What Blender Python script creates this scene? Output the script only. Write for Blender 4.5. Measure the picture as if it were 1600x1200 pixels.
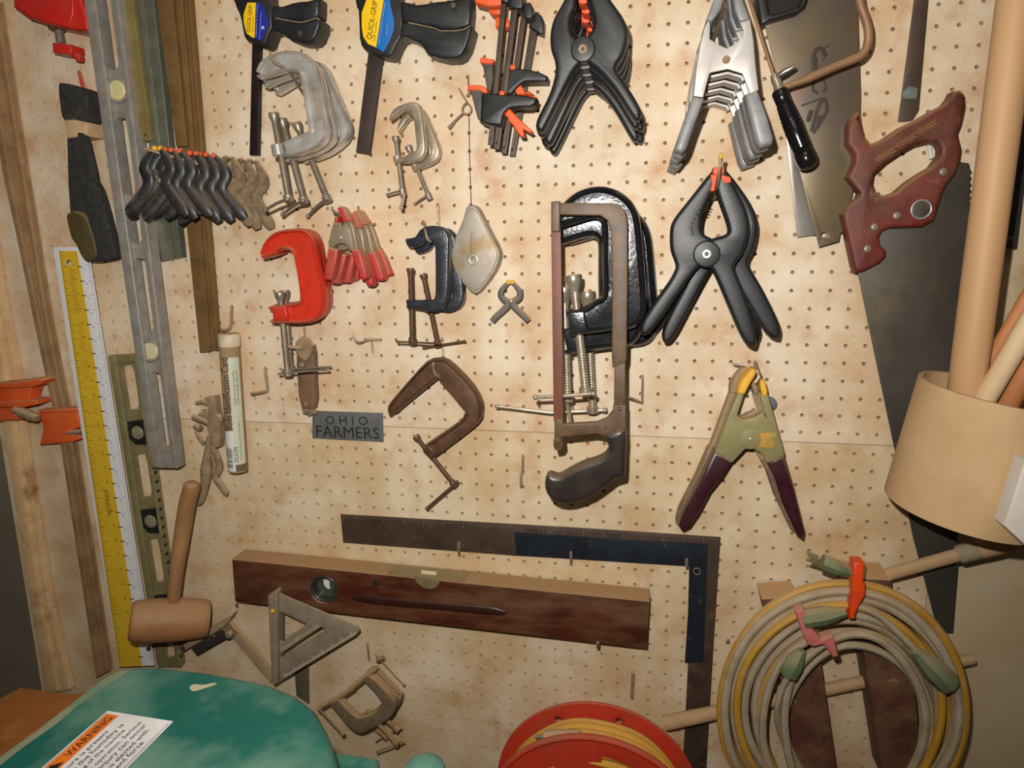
import bpy, bmesh, math, random
from mathutils import Vector as V, Matrix, geometry
random.seed(7)
SC = bpy.context.scene
COL = SC.collection
for o in list(bpy.data.objects):
    bpy.data.objects.remove(o)

# ---------------------------------------------------------------- camera, light, exposure
PITCH, Z0 = 0.0254, 1.62           # hole spacing of the pegboard; height of hole row 0 above the floor
F = 1079.26
RR, RD, RF = (V((.98151522, .01398953, .19087214)), V((.0239872, .98046815, -.19520967)), V((-.18987495, .19617975, .96200884)))
CB = V((3.27137, 3.36562, -40.37149))       # camera in hole units (x right, y down, z into the wall)
def bw(x, y, z=0.0):                         # hole units -> world
    return V((x * PITCH, z * PITCH, Z0 - y * PITCH))
def bd(v):
    return V((v.x, v.z, -v.y))
CAM = bw(*CB)
cd = bpy.data.cameras.new('camera')
cam = bpy.data.objects.new('camera', cd)
COL.objects.link(cam)
r, u, b = bd(RR), -bd(RD), -bd(RF)
cam.matrix_world = Matrix(((r.x, u.x, b.x, CAM.x), (r.y, u.y, b.y, CAM.y), (r.z, u.z, b.z, CAM.z), (0, 0, 0, 1)))
cd.sensor_fit = 'HORIZONTAL'
cd.sensor_width = 36.0
cd.lens = F / 1600 * 36.0
cd.clip_start = .02
SC.camera = cam
W = bpy.data.worlds.new('world')
SC.world = W
W.use_nodes = True
W.node_tree.nodes['Background'].inputs[0].default_value = (1.0, .86, .68, 1)
W.node_tree.nodes['Background'].inputs[1].default_value = .035
vs = SC.view_settings
vs.view_transform = 'Standard'
vs.look = 'None'
vs.exposure = 0.0
vs.gamma = 1.0
vs.use_curve_mapping = False
def lamp(name, kind, loc, energy, color, size=.02, target=None, spot=None):
    l = bpy.data.lights.new(name, kind)
    l.energy = energy
    l.color = color
    if kind == 'AREA':
        l.size = size
    else:
        l.shadow_soft_size = size
    if spot:
        l.spot_size, l.spot_blend = spot
    o = bpy.data.objects.new(name, l)
    o.location = loc
    if target is not None:
        o.rotation_euler = (V(target) - V(loc)).to_track_quat('-Z', 'Y').to_euler()
    COL.objects.link(o)
    return o
# the flash of the camera, a little above and to the left of the lens, and an unseen overhead lamp added as warm fill
FL = CAM + V((-.05, .0, .085))
lamp('flash', 'SPOT', FL, 45.0, (1.0, .955, .9), .008, bw(-8, -1), (math.radians(146), 1.0))
lamp('fill_lamp', 'AREA', (-.15, -1.3, 2.45), 3.0, (1.0, .82, .6), .9, (-.2, -.5, 1.2))

# ---------------------------------------------------------------- helpers
def ray(px, py):
    d = RR * ((px - 800) / F) + RD * ((py - 600) / F) + RF
    return bd(d)
def P(px, py, h=0.0):              # picture point -> world point h mm in front of the pegboard
    d = ray(px, py)
    return CAM + d * ((-h / 1000 - CAM.y) / d.y)
def G(px, py, H):                  # picture point -> world point on a level plane H metres below the camera
    d = ray(px, py)
    return CAM + d * (-H / d.z)
def lin(c):
    return tuple(((x / 255) / 12.92 if x <= 10 else (((x / 255) + .055) / 1.055) ** 2.4) for x in c)
NODES = {}
def mat(name, c1, c2=None, scale=60, rough=.55, metal=0.0, bump=0.0, dust=0.0, stretch=(1, 1, 1), lo=.38, hi=.66,
        c3=None, s3=14, lo3=.55, hi3=.7, spec=.5, dustc=(196, 166, 126), trans=0.0, coat=0.0, bscale=None, c4=None, s4=260, lo4=.66, hi4=.72):
    m = bpy.data.materials.new(name)
    m.use_nodes = True
    nt = m.node_tree
    N, L = nt.nodes, nt.links
    bs = N['Principled BSDF']
    bs.inputs['Roughness'].default_value = rough
    bs.inputs['Metallic'].default_value = metal
    bs.inputs['Specular IOR Level'].default_value = spec
    bs.inputs['Coat Weight'].default_value = coat
    bs.inputs['Transmission Weight'].default_value = trans
    tc = N.new('ShaderNodeTexCoord')
    mp = N.new('ShaderNodeMapping')
    mp.inputs['Scale'].default_value = stretch
    L.new(tc.outputs['Object'], mp.inputs[0])
    def noise(sc, det=6):
        n = N.new('ShaderNodeTexNoise')
        n.inputs['Scale'].default_value = sc
        n.inputs['Detail'].default_value = det
        n.inputs['Roughness'].default_value = .62
        L.new(mp.outputs[0], n.inputs['Vector'])
        return n
    def ramp(src, a, b_):
        r_ = N.new('ShaderNodeMapRange')
        r_.inputs[1].default_value = a
        r_.inputs[2].default_value = b_
        L.new(src, r_.inputs[0])
        return r_.outputs[0]
    def mix(fac, a, b_):
        x = N.new('ShaderNodeMix')
        x.data_type = 'RGBA'
        L.new(fac, x.inputs[0])
        for s, val in ((6, a), (7, b_)):
            if isinstance(val, tuple):
                x.inputs[s].default_value = (*lin(val), 1)
            else:
                L.new(val, x.inputs[s])
        return x.outputs[2]
    n1 = noise(scale)
    col = mix(ramp(n1.outputs[0], lo, hi), c1, c2 if c2 else tuple(int(x * .86) for x in c1))
    if c3:
        col = mix(ramp(noise(s3, 8).outputs[0], lo3, hi3), col, c3)
    if c4:                                       # specks, in loose patches
        sp = N.new('ShaderNodeMath')
        sp.operation = 'MULTIPLY'
        L.new(ramp(noise(s4, 2).outputs[0], lo4, hi4), sp.inputs[0])
        L.new(ramp(noise(9, 3).outputs[0], .42, .6), sp.inputs[1])
        col = mix(sp.outputs[0], col, c4)
    if dust:                                     # sawdust that has settled on whatever faces up
        ge = N.new('ShaderNodeNewGeometry')
        sx = N.new('ShaderNodeSeparateXYZ')
        L.new(ge.outputs['Normal'], sx.inputs[0])
        up = ramp(sx.outputs['Z'], .15, .75)
        nz = ramp(noise(90, 5).outputs[0], .05, .42)
        mu = N.new('ShaderNodeMath')
        mu.operation = 'MULTIPLY'
        L.new(up, mu.inputs[0])
        L.new(nz, mu.inputs[1])
        film = ramp(noise(22, 6).outputs[0], .4, .8)
        m2 = N.new('ShaderNodeMath')
        m2.operation = 'MULTIPLY_ADD'
        L.new(film, m2.inputs[0])
        m2.inputs[1].default_value = .35 * dust
        L.new(mu.outputs[0], m2.inputs[2])
        m2.use_clamp = True
        m3 = N.new('ShaderNodeMath')
        m3.operation = 'MULTIPLY'
        m3.inputs[1].default_value = min(1, dust)
        L.new(m2.outputs[0], m3.inputs[0])
        col = mix(m3.outputs[0], col, dustc)
        ro = N.new('ShaderNodeMapRange')
        ro.inputs[3].default_value = rough
        ro.inputs[4].default_value = .95
        L.new(m3.outputs[0], ro.inputs[0])
        L.new(ro.outputs[0], bs.inputs['Roughness'])
        if metal:
            me = N.new('ShaderNodeMapRange')
            me.inputs[3].default_value = metal
            me.inputs[4].default_value = 0
            L.new(m3.outputs[0], me.inputs[0])
            L.new(me.outputs[0], bs.inputs['Metallic'])
    L.new(col, bs.inputs['Base Color'])
    if bump:
        bp = N.new('ShaderNodeBump')
        bp.inputs['Strength'].default_value = bump
        bp.inputs['Distance'].default_value = .001
        L.new((noise(bscale, 4) if bscale else n1).outputs[0], bp.inputs['Height'])
        L.new(bp.outputs[0], bs.inputs['Normal'])
    return m

def smooth2(pts, closed=True, k=4, keep=()):        # Catmull-Rom through the points (any dimension)
    n = len(pts)
    out = []
    for i in range(n if closed else n - 1):
        p0, p1, p2, p3 = (pts[(i - 1) % n] if closed or i else pts[0], pts[i], pts[(i + 1) % n],
                          pts[(i + 2) % n] if closed or i + 2 < n else pts[n - 1])
        for j in range(k):
            t = j / k
            out.append(tuple(.5 * (2 * b1 + (c1 - a1) * t + (2 * a1 - 5 * b1 + 4 * c1 - d1) * t * t + (3 * b1 - a1 - 3 * c1 + d1) * t ** 3)
                             for a1, b1, c1, d1 in zip(p0, p1, p2, p3)))
    if not closed:
        out.append(tuple(pts[-1]))
    return out

class MB:
    def __init__(s):
        s.v, s.f = [], []
    def add(s, vs_, fs):
        o = len(s.v)
        s.v += [V(x) for x in vs_]
        s.f += [tuple(i + o for i in f) for f in fs]
        return s
    def slab(s, front, n, depth, bev=.001, holes=(), segs=3, back=True, bbev=0.0):
        """front: coplanar 3D loop; n: unit normal of the front; extruded back along -n by depth; rounded front edge."""
        ex = (front[1] - front[0]).normalized()
        if ex.length < .5:
            ex = V((1, 0, 0))
        ex = (ex - n * ex.dot(n)).normalized()
        ey = n.cross(ex)
        o = front[0]
        loops = []
        for k, lp in enumerate([front] + list(holes)):
            q = [((p - o).dot(ex), (p - o).dot(ey)) for p in lp]
            a = sum(q[i][0] * q[(i + 1) % len(q)][1] - q[(i + 1) % len(q)][0] * q[i][1] for i in range(len(q)))
            if (a < 0) == (k == 0):
                q.reverse()
            loops.append(q)
        bev = min(bev, depth * .95)
        prof = [(-depth, bbev)] + ([(-depth + bbev, 0)] if bbev else []) + [(-bev, 0)]
        if bev > 0:
            for i in range(1, segs + 1):
                a = i / segs * math.pi / 2
                prof.append((-bev + bev * math.sin(a), bev * (1 - math.cos(a))))
        rings = []
        for q in loops:
            m = len(q)
            nrm = []
            for i in range(m):
                p, c, d = q[i - 1], q[i], q[(i + 1) % m]
                e1 = V((c[0] - p[0], c[1] - p[1]))
                e2 = V((d[0] - c[0], d[1] - c[1]))
                if e1.length < 1e-9:
                    e1 = e2
                if e2.length < 1e-9:
                    e2 = e1
                n1 = V((-e1.y, e1.x)).normalized()
                n2 = V((-e2.y, e2.x)).normalized()
                bs_ = n1 + n2
                if bs_.length < 1e-6:
                    bs_ = n1.copy()
                bs_.normalize()
                nrm.append(bs_ / max(.5, bs_.dot(n1)))
            rg = []
            for dz, ins in prof:
                base = len(s.v)
                for i in range(m):
                    x, y = q[i][0] + nrm[i].x * ins, q[i][1] + nrm[i].y * ins
                    s.v.append(o + ex * x + ey * y + n * dz)
                rg.append(base)
            for a, b_ in zip(rg, rg[1:]):
                for i in range(m):
                    j = (i + 1) % m
                    s.f.append((a + i, a + j, b_ + j, b_ + i))
            rings.append((rg, m))
        for end in ((-1, 0) if back else (-1,)):
            idx, lp3 = [], []
            for rg, m in rings:
                ids = list(range(rg[end], rg[end] + m))
                idx += ids
                lp3.append([V(((s.v[i] - o).dot(ex), (s.v[i] - o).dot(ey), 0)) for i in ids])
            for t in geometry.tessellate_polygon(lp3):
                s.f.append(tuple(idx[i] for i in t))
        return s
    def plate(s, pts, h0, h1, bev=1.0, holes=(), sm=0, segs=3, bbev=0.0):
        """outline in picture points, its front at h1 mm and its back at h0 mm off the board"""
        if sm:
            pts = smooth2(pts, True, sm)
        return s.slab([P(a, c, h1) for a, c in pts], V((0, -1, 0)), (h1 - h0) / 1000, bev / 1000,
                      [[P(a, c, h1) for a, c in hl] for hl in holes], segs, True, bbev / 1000)
    def tube(s, pts, rad, seg=10, closed=False, flat=1.0, caps=True):
        """pts 3D, rad metres (number or list)"""
        n = len(pts)
        pts = [V(p) for p in pts]
        rad = rad if isinstance(rad, (list, tuple)) else [rad] * n
        T = []
        for i in range(n):
            a = pts[i - 1] if (i or closed) else pts[0]
            c = pts[(i + 1) % n] if (i < n - 1 or closed) else pts[-1]
            T.append((c - a).normalized())
        ref = V((0, -1, 0)) if abs(T[0].y) < .9 else V((1, 0, 0))
        base = len(s.v)
        for i in range(n):
            ref = (ref - T[i] * ref.dot(T[i]))
            if ref.length < 1e-4:
                ref = T[i].orthogonal()
            ref.normalize()
            bn = T[i].cross(ref)
            for k in range(seg):
                a = 2 * math.pi * k / seg
                s.v.append(pts[i] + bn * (math.cos(a) * rad[i]) + ref * (math.sin(a) * rad[i] * flat))
        for i in range(n if closed else n - 1):
            a, c = base + i * seg, base + ((i + 1) % n) * seg
            for k in range(seg):
                j = (k + 1) % seg
                s.f.append((a + k, a + j, c + j, c + k))
        if caps and not closed:
            s.f.append(tuple(base + k for k in range(seg))[::-1])
            s.f.append(tuple(base + (n - 1) * seg + k for k in range(seg)))
        return s
    def lathe(s, p0, p1, prof, seg=16):
        """prof: (fraction along p0->p1, radius mm)"""
        p0, p1 = V(p0), V(p1)
        d = p1 - p0
        t = d.normalized()
        a = V((0, -1, 0)) if abs(t.y) < .9 else V((1, 0, 0))
        a = (a - t * a.dot(t)).normalized()
        c = t.cross(a)
        base = len(s.v)
        for f, r_ in prof:
            for k in range(seg):
                w = 2 * math.pi * k / seg
                s.v.append(p0 + d * f + (a * math.sin(w) + c * math.cos(w)) * (r_ / 1000))
        for i in range(len(prof) - 1):
            x, y = base + i * seg, base + (i + 1) * seg
            for k in range(seg):
                j = (k + 1) % seg
                s.f.append((x + k, x + j, y + j, y + k))
        s.f.append(tuple(base + k for k in range(seg))[::-1])
        s.f.append(tuple(base + (len(prof) - 1) * seg + k for k in range(seg)))
        return s
    def rod(s, p0, p1, r_, seg=12):
        return s.lathe(p0, p1, [(0, r_ * .8), (.01, r_), (.99, r_), (1, r_ * .8)], seg)
    def screw(s, p0, p1, r_, pitch=1.9, seg=12):
        n = max(4, int((V(p1) - V(p0)).length * 1000 / pitch))
        pr = []
        for i in range(n):
            pr += [(i / n, r_ * .8), ((i + .25) / n, r_ * .82), ((i + .5) / n, r_), ((i + .75) / n, r_)]
        return s.lathe(p0, p1, pr + [(1, r_ * .8)], seg)
    def ball(s, c, r_, seg=10):
        c = V(c)
        return s.lathe(c - V((0, 0, r_ / 1000)), c + V((0, 0, r_ / 1000)),
                       [((1 - math.cos(math.pi * i / seg)) / 2, max(.02, r_ * math.sin(math.pi * i / seg))) for i in range(seg + 1)], seg * 2)
    def disc(s, px, py, h0, h1, r_, bev=.6, seg=20, hole=0):
        c = P(px, py, h1)
        lp = [c + V((math.cos(2 * math.pi * k / seg), 0, math.sin(2 * math.pi * k / seg))) * (r_ / 1000) for k in range(seg)]
        hl = [[c + V((math.cos(2 * math.pi * k / seg), 0, math.sin(2 * math.pi * k / seg))) * (hole / 1000) for k in range(seg)]] if hole else []
        return s.slab(lp, V((0, -1, 0)), (h1 - h0) / 1000, bev / 1000, hl)

ORG = {}
def link(name, M, material, parent=None, origin=None, angle=38, smooth=True):
    org = ORG[parent.name] if parent else (V(origin) if origin is not None else sum(M.v, V((0, 0, 0))) / len(M.v))
    me = bpy.data.meshes.new(name)
    me.from_pydata([v - org for v in M.v], [], M.f)
    bm = bmesh.new()
    bm.from_mesh(me)
    bmesh.ops.remove_doubles(bm, verts=bm.verts, dist=1e-6)
    bmesh.ops.recalc_face_normals(bm, faces=bm.faces)
    bm.to_mesh(me)
    bm.free()
    if smooth:
        me.shade_smooth()
        me.set_sharp_from_angle(angle=math.radians(angle))
    me.materials.append(material)
    o = bpy.data.objects.new(name, me)
    COL.objects.link(o)
    if parent:
        o.parent = parent
    else:
        o.location = org
    ORG[o.name] = org
    return o
def tag(o, label, cat, group=None):
    o['label'] = label
    o['category'] = cat
    if group:
        o['group'] = group
    return o
def thing(name, label, cat, at, group=None):
    o = bpy.data.objects.new(name, None)
    o.empty_display_size = .01
    COL.objects.link(o)
    o.location = at
    ORG[o.name] = V(at)
    return tag(o, label, cat, group)
def dup(root, delta=(0, 0, 0), roty=0.0, label=None, rotz=0.0, mats=None, skip=()):
    def cp(ob, par):
        c = ob.copy()
        COL.objects.link(c)
        if par:
            c.parent = par
        if mats and ob.type == 'MESH' and ob.data.materials and ob.data.materials[0].name in mats:
            c.data = ob.data.copy()
            c.data.materials[0] = mats[ob.data.materials[0].name]
        for ch in ob.children:
            if ch.name.split('.')[0] not in skip:
                cp(ch, c)
        return c
    r_ = cp(root, None)
    r_.location = root.location + V(delta)
    r_.rotation_euler = (0, roty, rotz)
    if label:
        r_['label'] = label
    return r_
def text(name, body, a, e, h, material, parent, size=1.0, ext=.15, bold=0.0, nrm=None, pts3=None, mm=None):
    """lettering whose baseline runs from picture point a to e (fills that length); size scales the height"""
    c = bpy.data.curves.new('t', 'FONT')
    c.body = body
    c.extrude = 0
    c.offset = bold
    c.resolution_u = 2
    ob = bpy.data.objects.new('t', c)
    me = bpy.data.meshes.new_from_object(ob)
    A, B_ = (P(*a, h), P(*e, h)) if pts3 is None else pts3
    n = V((0, -1, 0)) if nrm is None else nrm
    ex = (B_ - A)
    wid = ex.length
    ex.normalize()
    ey = n.cross(ex)
    xs = [v.co.x for v in me.vertices]
    k = wid / (max(xs) - min(xs))
    x0 = min(xs)
    if mm:                                   # fixed letter height instead, centred on the span
        k = mm / 700
        x0 = (max(xs) + min(xs)) / 2 - wid / k / 2
    M = MB()
    M.add([A + ex * ((v.co.x - x0) * k) + ey * (v.co.y * k * size) + n * (ext / 1000) for v in me.vertices], [tuple(p.vertices) for p in me.polygons])
    bpy.data.objects.remove(ob)
    bpy.data.curves.remove(c)
    bpy.data.meshes.remove(me)
    if parent is None:
        return M
    return link(name, M, material, parent, smooth=False)
def hook(label, pts, r_=1.7, m=None, name='peg_hook', group=None, sm=3):
    """bent wire pegboard hook through (px, py, h) points"""
    p = [tuple(P(*q)) for q in pts]
    if sm and len(p) > 2:
        p = smooth2(p, False, sm)
    o = link(name, MB().tube(p, r_ / 1000, 8), m or M_wire)
    return tag(o, label, 'hook', group)
# ---------------------------------------------------------------- materials shared by many things
M_peg = mat('painted_hardboard', (230, 215, 190), (212, 182, 144), 9, .55, 0, .15, c3=(194, 144, 100), s3=17, lo3=.53, hi3=.78, bscale=240, lo=.36, hi=.62, spec=.4, c4=(172, 124, 84), s4=380, lo4=.61, hi4=.7)
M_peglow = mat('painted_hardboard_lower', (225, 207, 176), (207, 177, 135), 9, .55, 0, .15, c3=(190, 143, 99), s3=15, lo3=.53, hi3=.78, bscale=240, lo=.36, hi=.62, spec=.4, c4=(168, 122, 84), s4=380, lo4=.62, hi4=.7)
M_seam = mat('brown_batten', (168, 112, 78), (146, 92, 62), 40, .9)
M_back = mat('batten_behind_board', (186, 146, 106), (140, 104, 70), 60, .9)
M_plain = mat('painted_plaster', (206, 186, 152), (192, 166, 126), 5, .6, 0, .05, c3=(176, 144, 104), s3=9, lo3=.62, hi3=.75)
M_grey = mat('grey_plaster', (128, 118, 100), (112, 102, 86), 6, .8)
M_wire = mat('galvanised_wire', (176, 160, 136), (150, 130, 104), 60, .45, .6, dust=.35)
M_black = mat('black_plastic', (24, 25, 27), (34, 35, 37), 30, .42, 0, .25, bscale=500, spec=.5)
M_blackdusty = mat('dusty_black_plastic', (46, 48, 50), (62, 62, 60), 30, .6, 0, .15, dust=.8, bscale=400)
M_orange = mat('orange_plastic', (236, 96, 30), (222, 84, 28), 20, .5)
M_orangepad = mat('orange_rubber', (238, 94, 54), (226, 86, 50), 20, .6)
M_steel = mat('dull_steel', (164, 154, 138), (132, 120, 106), 40, .36, .5, dust=.3)
M_bright = mat('bright_steel', (214, 210, 202), (178, 172, 164), 30, .25, .95)
M_alu = mat('cast_aluminium', (216, 213, 206), (180, 176, 168), 40, .28, .55, .15, dust=.12, bscale=300)
M_rust = mat('rusty_brown_steel', (112, 80, 58), (84, 59, 44), 50, .42, .3, .3, dust=.1)
M_dark = mat('dark_recess', (20, 18, 16), (28, 24, 20), 20, .8)
M_ink = mat('black_ink', (26, 24, 22), (34, 32, 30), 20, .6)
M_white = mat('white_label', (226, 224, 216), (214, 210, 200), 20, .6)
M_dusty = mat('dust_caked_metal', (150, 128, 98), (118, 100, 76), 70, .9, 0, .4, c3=(96, 82, 62), s3=40, dust=.9)

# ---------------------------------------------------------------- the wall
def structure(o):
    o['kind'] = 'structure'
    return o
def pegboard():
    M = MB()
    n, hr = 12, .098
    def cell(cx, cy, x0, x1, y0, y1, filled=False):
        base = len(M.v)
        for k in range(n):
            a = 2 * math.pi * (k + .5) / n
            c, s = math.cos(a), math.sin(a)
            t = 1 / max(abs(c), abs(s))
            sx, sy = c * t, s * t
            M.v.append(bw(cx + (sx * (x1 - cx) if sx > 0 else -sx * (x0 - cx)), cy + (sy * (y1 - cy) if sy > 0 else -sy * (y0 - cy))))
        for dep in (0, .02, .24):
            for k in range(n):
                a = 2 * math.pi * (k + .5) / n
                rr = hr + (.016 if dep == 0 else 0)
                M.v.append(bw(cx + rr * math.cos(a), cy + rr * math.sin(a), dep))
        for lv in range(3):
            for k in range(n):
                j = (k + 1) % n
                M.f.append((base + lv * n + k, base + lv * n + j, base + (lv + 1) * n + j, base + (lv + 1) * n + k))
        # square corners
        for k in range(n):
            j = (k + 1) % n
            p, q = M.v[base + k], M.v[base + j]
            if abs(p.x - q.x) > 1e-6 and abs(p.z - q.z) > 1e-6:
                a = 2 * math.pi * (k + 1) / n
                cxn = x1 if math.cos(a) > 0 else x0
                cyn = y1 if math.sin(a) > 0 else y0
                M.v.append(bw(cxn, cyn))
                M.f.append((base + k, len(M.v) - 1, base + j))
    c0, c1 = -42, 19
    ox, oy = -.0784, .1457
    for c in range(c0, c1 + 1):
        for r in range(-20, 15):
            cell(c, r, c - .5, c + .5, r - .5, r + (.5 if r < 14 else .555))
        for r in range(15, 45):
            cell(c + ox, r + oy, c + ox - .5, c + ox + .5, r + oy - (.5 if r > 15 else .55), r + oy + .5)
    def skirt(x0, x1, y0, y1):
        for a, b_ in (((x0, y0), (x1, y0)), ((x1, y0), (x1, y1)), ((x1, y1), (x0, y1)), ((x0, y1), (x0, y0))):
            M.add([bw(*a), bw(*b_), bw(*b_, .44), bw(*a, .44)], [(0, 1, 2, 3)])
    skirt(c0 - .5, c1 + .5, -20.5, 14.555)
    skirt(c0 - .5 + ox, c1 + .5 + ox, 15 + oy - .55, 44.5 + oy)
    o = structure(link('wall_back', M, M_peg, smooth=False, origin=bw(0, 0)))
    B = MB().add([bw(c0 - .45, -20, .42), bw(c1 + .45, -20, .42), bw(c1 + .45, 44.4, .42), bw(c0 - .45, 44.4, .42)], [(0, 1, 2, 3)])
    link('backing', B, M_back, o, smooth=False)
    B = MB().add([bw(c0 - .45, 13.5, .246), bw(c1 + .45, 13.5, .246), bw(c1 + .45, 15.7, .246), bw(c0 - .45, 15.7, .246)], [(0, 1, 2, 3)])
    link('seam_batten', B, M_seam, o, smooth=False)
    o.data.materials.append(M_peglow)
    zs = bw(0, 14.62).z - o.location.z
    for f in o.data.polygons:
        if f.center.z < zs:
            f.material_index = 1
pegboard()
def quad(name, pts, m):
    return structure(link(name, MB().add(pts, [tuple(range(len(pts)))]), m, smooth=False))
xl, xr = bw(-42.4, 0).x, bw(19.4, 0).x
quad('wall_right', [(xr, .012, 0), (1.9, .012, 0), (1.9, .012, 2.6), (xr, .012, 2.6)], M_plain)
quad('wall_left', [(-2.4, .03, 0), (xl, .03, 0), (xl, .03, 2.6), (-2.4, .03, 2.6)], M_grey)
M_floor = mat('concrete_floor', (120, 112, 100), (98, 90, 80), 8, .85)
quad('floor', [(-2.4, -2.6, 0), (1.9, -2.6, 0), (1.9, .03, 0), (-2.4, .03, 0)], M_floor)
# ---------------------------------------------------------------- shared builders
def cframe(M, outer, inner, h0, h1, sm=0, rim=0.0, bev=1.5):
    """C-clamp frame: web between the outer edge and the inner edge (both run from jaw tip to screw boss), raised rims"""
    o_ = smooth2(outer, False, sm) if sm else outer
    i_ = smooth2(inner, False, sm) if sm else inner
    if rim:
        d = (h1 - h0) * .28
        M.plate(o_ + i_[::-1], h0 + d, h1 - d, .6)
        hm = (h0 + h1) / 2
        for lp in (o_, i_):
            M.tube([P(a, c, hm) for a, c in lp], rim / 1000, 8, flat=(h1 - h0) / 2 / rim)
    else:
        M.plate(o_ + i_[::-1], h0, h1, bev, bbev=bev)
    return M
def cclamp(name, label, at, frame_m, frame, screw, tbar=None, pad=None, boss=None, group=None, screw_m=None, cat='clamp', tb_r=1.6, fname='frame'):
    """frame: MB; screw: (p0, p1, r); tbar: list of 3D points; pad: radius; boss: (p0, p1, r)"""
    t = thing(name, label, cat, at, group)
    if boss:
        frame.lathe(boss[0], boss[1], [(0, boss[2] * .9), (.06, boss[2]), (.94, boss[2]), (1, boss[2] * .9)], 16)
    f = link(fname, frame, frame_m, t)
    sm_ = screw_m or M_steel
    link('screw', MB().screw(*screw), sm_, t)
    if pad:
        d = (screw[1] - screw[0]).normalized()
        link('swivel_pad', MB().lathe(screw[0] - d * pad * .0011, screw[0] + d * pad * .0008, [(0, pad * .92), (.12, pad), (.45, pad * .92), (1, pad * .5)], 16), sm_, t)
    if tbar:
        M = MB().tube(tbar, tb_r / 1000, 8)
        M.ball(tbar[0], tb_r * 1.5, 6).ball(tbar[-1], tb_r * 1.5, 6)
        d = (screw[1] - screw[0]).normalized()
        M2 = MB().lathe(screw[1] - d * .007, screw[1] + d * .004, [(0, screw[2] * 1.1), (.1, screw[2] * 1.35), (.9, screw[2] * 1.35), (1, screw[2])], 12)
        link('tee_handle', M, sm_, t)
        link('screw_head', M2, sm_, t)
    return t
BOWK = 1.0
def bow(M, pts, k=5, flat=.8):
    """rounded arm: pts (px, py, h, r_mm), flattened a little towards the board"""
    q = smooth2(pts, False, k)
    return M.tube([P(a, c, h) for a, c, h, r_ in q], [BOWK * r_ / 1000 for a, c, h, r_ in q], 12, flat=flat)

# ---------------------------------------------------------------- left edge: bar clamps
M_bar = mat('dusty_bar', (178, 144, 104), (150, 116, 80), 26, .6, .25, .1, c3=(160, 128, 88), s3=9)
M_barlight = mat('pale_dusty_bar', (226, 192, 144), (206, 168, 118), 24, .8, 0, .1, c3=(150, 106, 62), s3=9, lo3=.55, hi3=.7)
M_orangeiron = mat('orange_painted_iron', (232, 100, 42), (218, 86, 34), 18, .5, 0, .15, dust=.6, bscale=250)
def bar_clamp(label, rail, groove, heads, screw, m):
    t = thing('bar_clamp', label, 'clamp', P(*rail[0], 0), 'bar clamps on the left edge')
    M = MB().plate(rail, 3, 17, 1)
    for g in groove:
        M.plate(g, 17, 24, 1)
    link('rail', M, m, t)
    M = MB()
    for pts, a, c in heads:
        M.plate(pts, a, c, 2.5, sm=0)
    link('jaw', M, M_orangeiron, t)
    p0, p1, r_ = screw
    M = MB().lathe(P(*p0), P(*p1), [(0, r_ * .7), (.05, r_ * .75), (.25, r_ * .75), (.26, r_), (.72, r_), (.73, r_ * .85), (.95, r_ * .8), (1, r_ * .6)], 14)
    link('screw', M, M_dusty, t)
    return t
bar_clamp('dusty bar clamp at the far left, pale rail, upper orange jaw',
          [(-60, 300), (-26, 300), (-2, 450), (27, 597), (37, 700), (77, 950), (108, 1078), (70, 1085), (49, 950), (10, 700), (-28, 450)],
          [[(-28, 450), (-14, 450), (25, 700), (64, 950), (90, 1080), (72, 1080), (49, 950), (10, 700)]],
          [([(-8, 599), (22, 597), (62, 591), (67, 595), (64, 600), (50, 606), (-8, 607)], 14, 46),
           ([(-8, 604), (50, 606), (46, 618), (43, 628), (-8, 634)], 14, 38),
           ([(-8, 630), (43, 625), (59, 626), (58, 632), (40, 636), (-8, 638)], 14, 44),
           ([(-8, 634), (38, 634), (24, 640), (22, 649), (40, 652), (38, 656), (-8, 659)], 14, 35)],
          ((23, 640, 44), (59, 654, 48), 9), M_barlight)
bar_clamp('brown dusty bar clamp with the lower orange jaw beside the yellow ruler',
          [(-40, 0), (-8, 0), (24, 200), (57, 400), (73, 500), (113, 700), (168, 1050), (150, 1060), (95, 700), (52, 500), (32, 400), (5, 275)],
          [[(-40, 0), (-28, 0), (14, 275), (41, 400), (61, 500), (102, 700), (157, 1055), (150, 1060), (95, 700), (52, 500), (32, 400), (5, 275)],
           [(-15, 0), (-8, 0), (24, 200), (57, 400), (73, 500), (113, 700), (168, 1050), (163, 1052), (107, 700), (67, 500), (51, 400), (18, 200)]],
          [([(60, 641), (122, 637), (124, 641), (122, 645), (60, 646)], 12, 29),
           ([(60, 644), (120, 641), (124, 668), (112, 672), (113, 680), (127, 682), (127, 686), (113, 691), (61, 696), (67, 670)], 12, 27)],
          ((104, 676, 28), (126, 674, 28), 4), M_bar)

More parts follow.
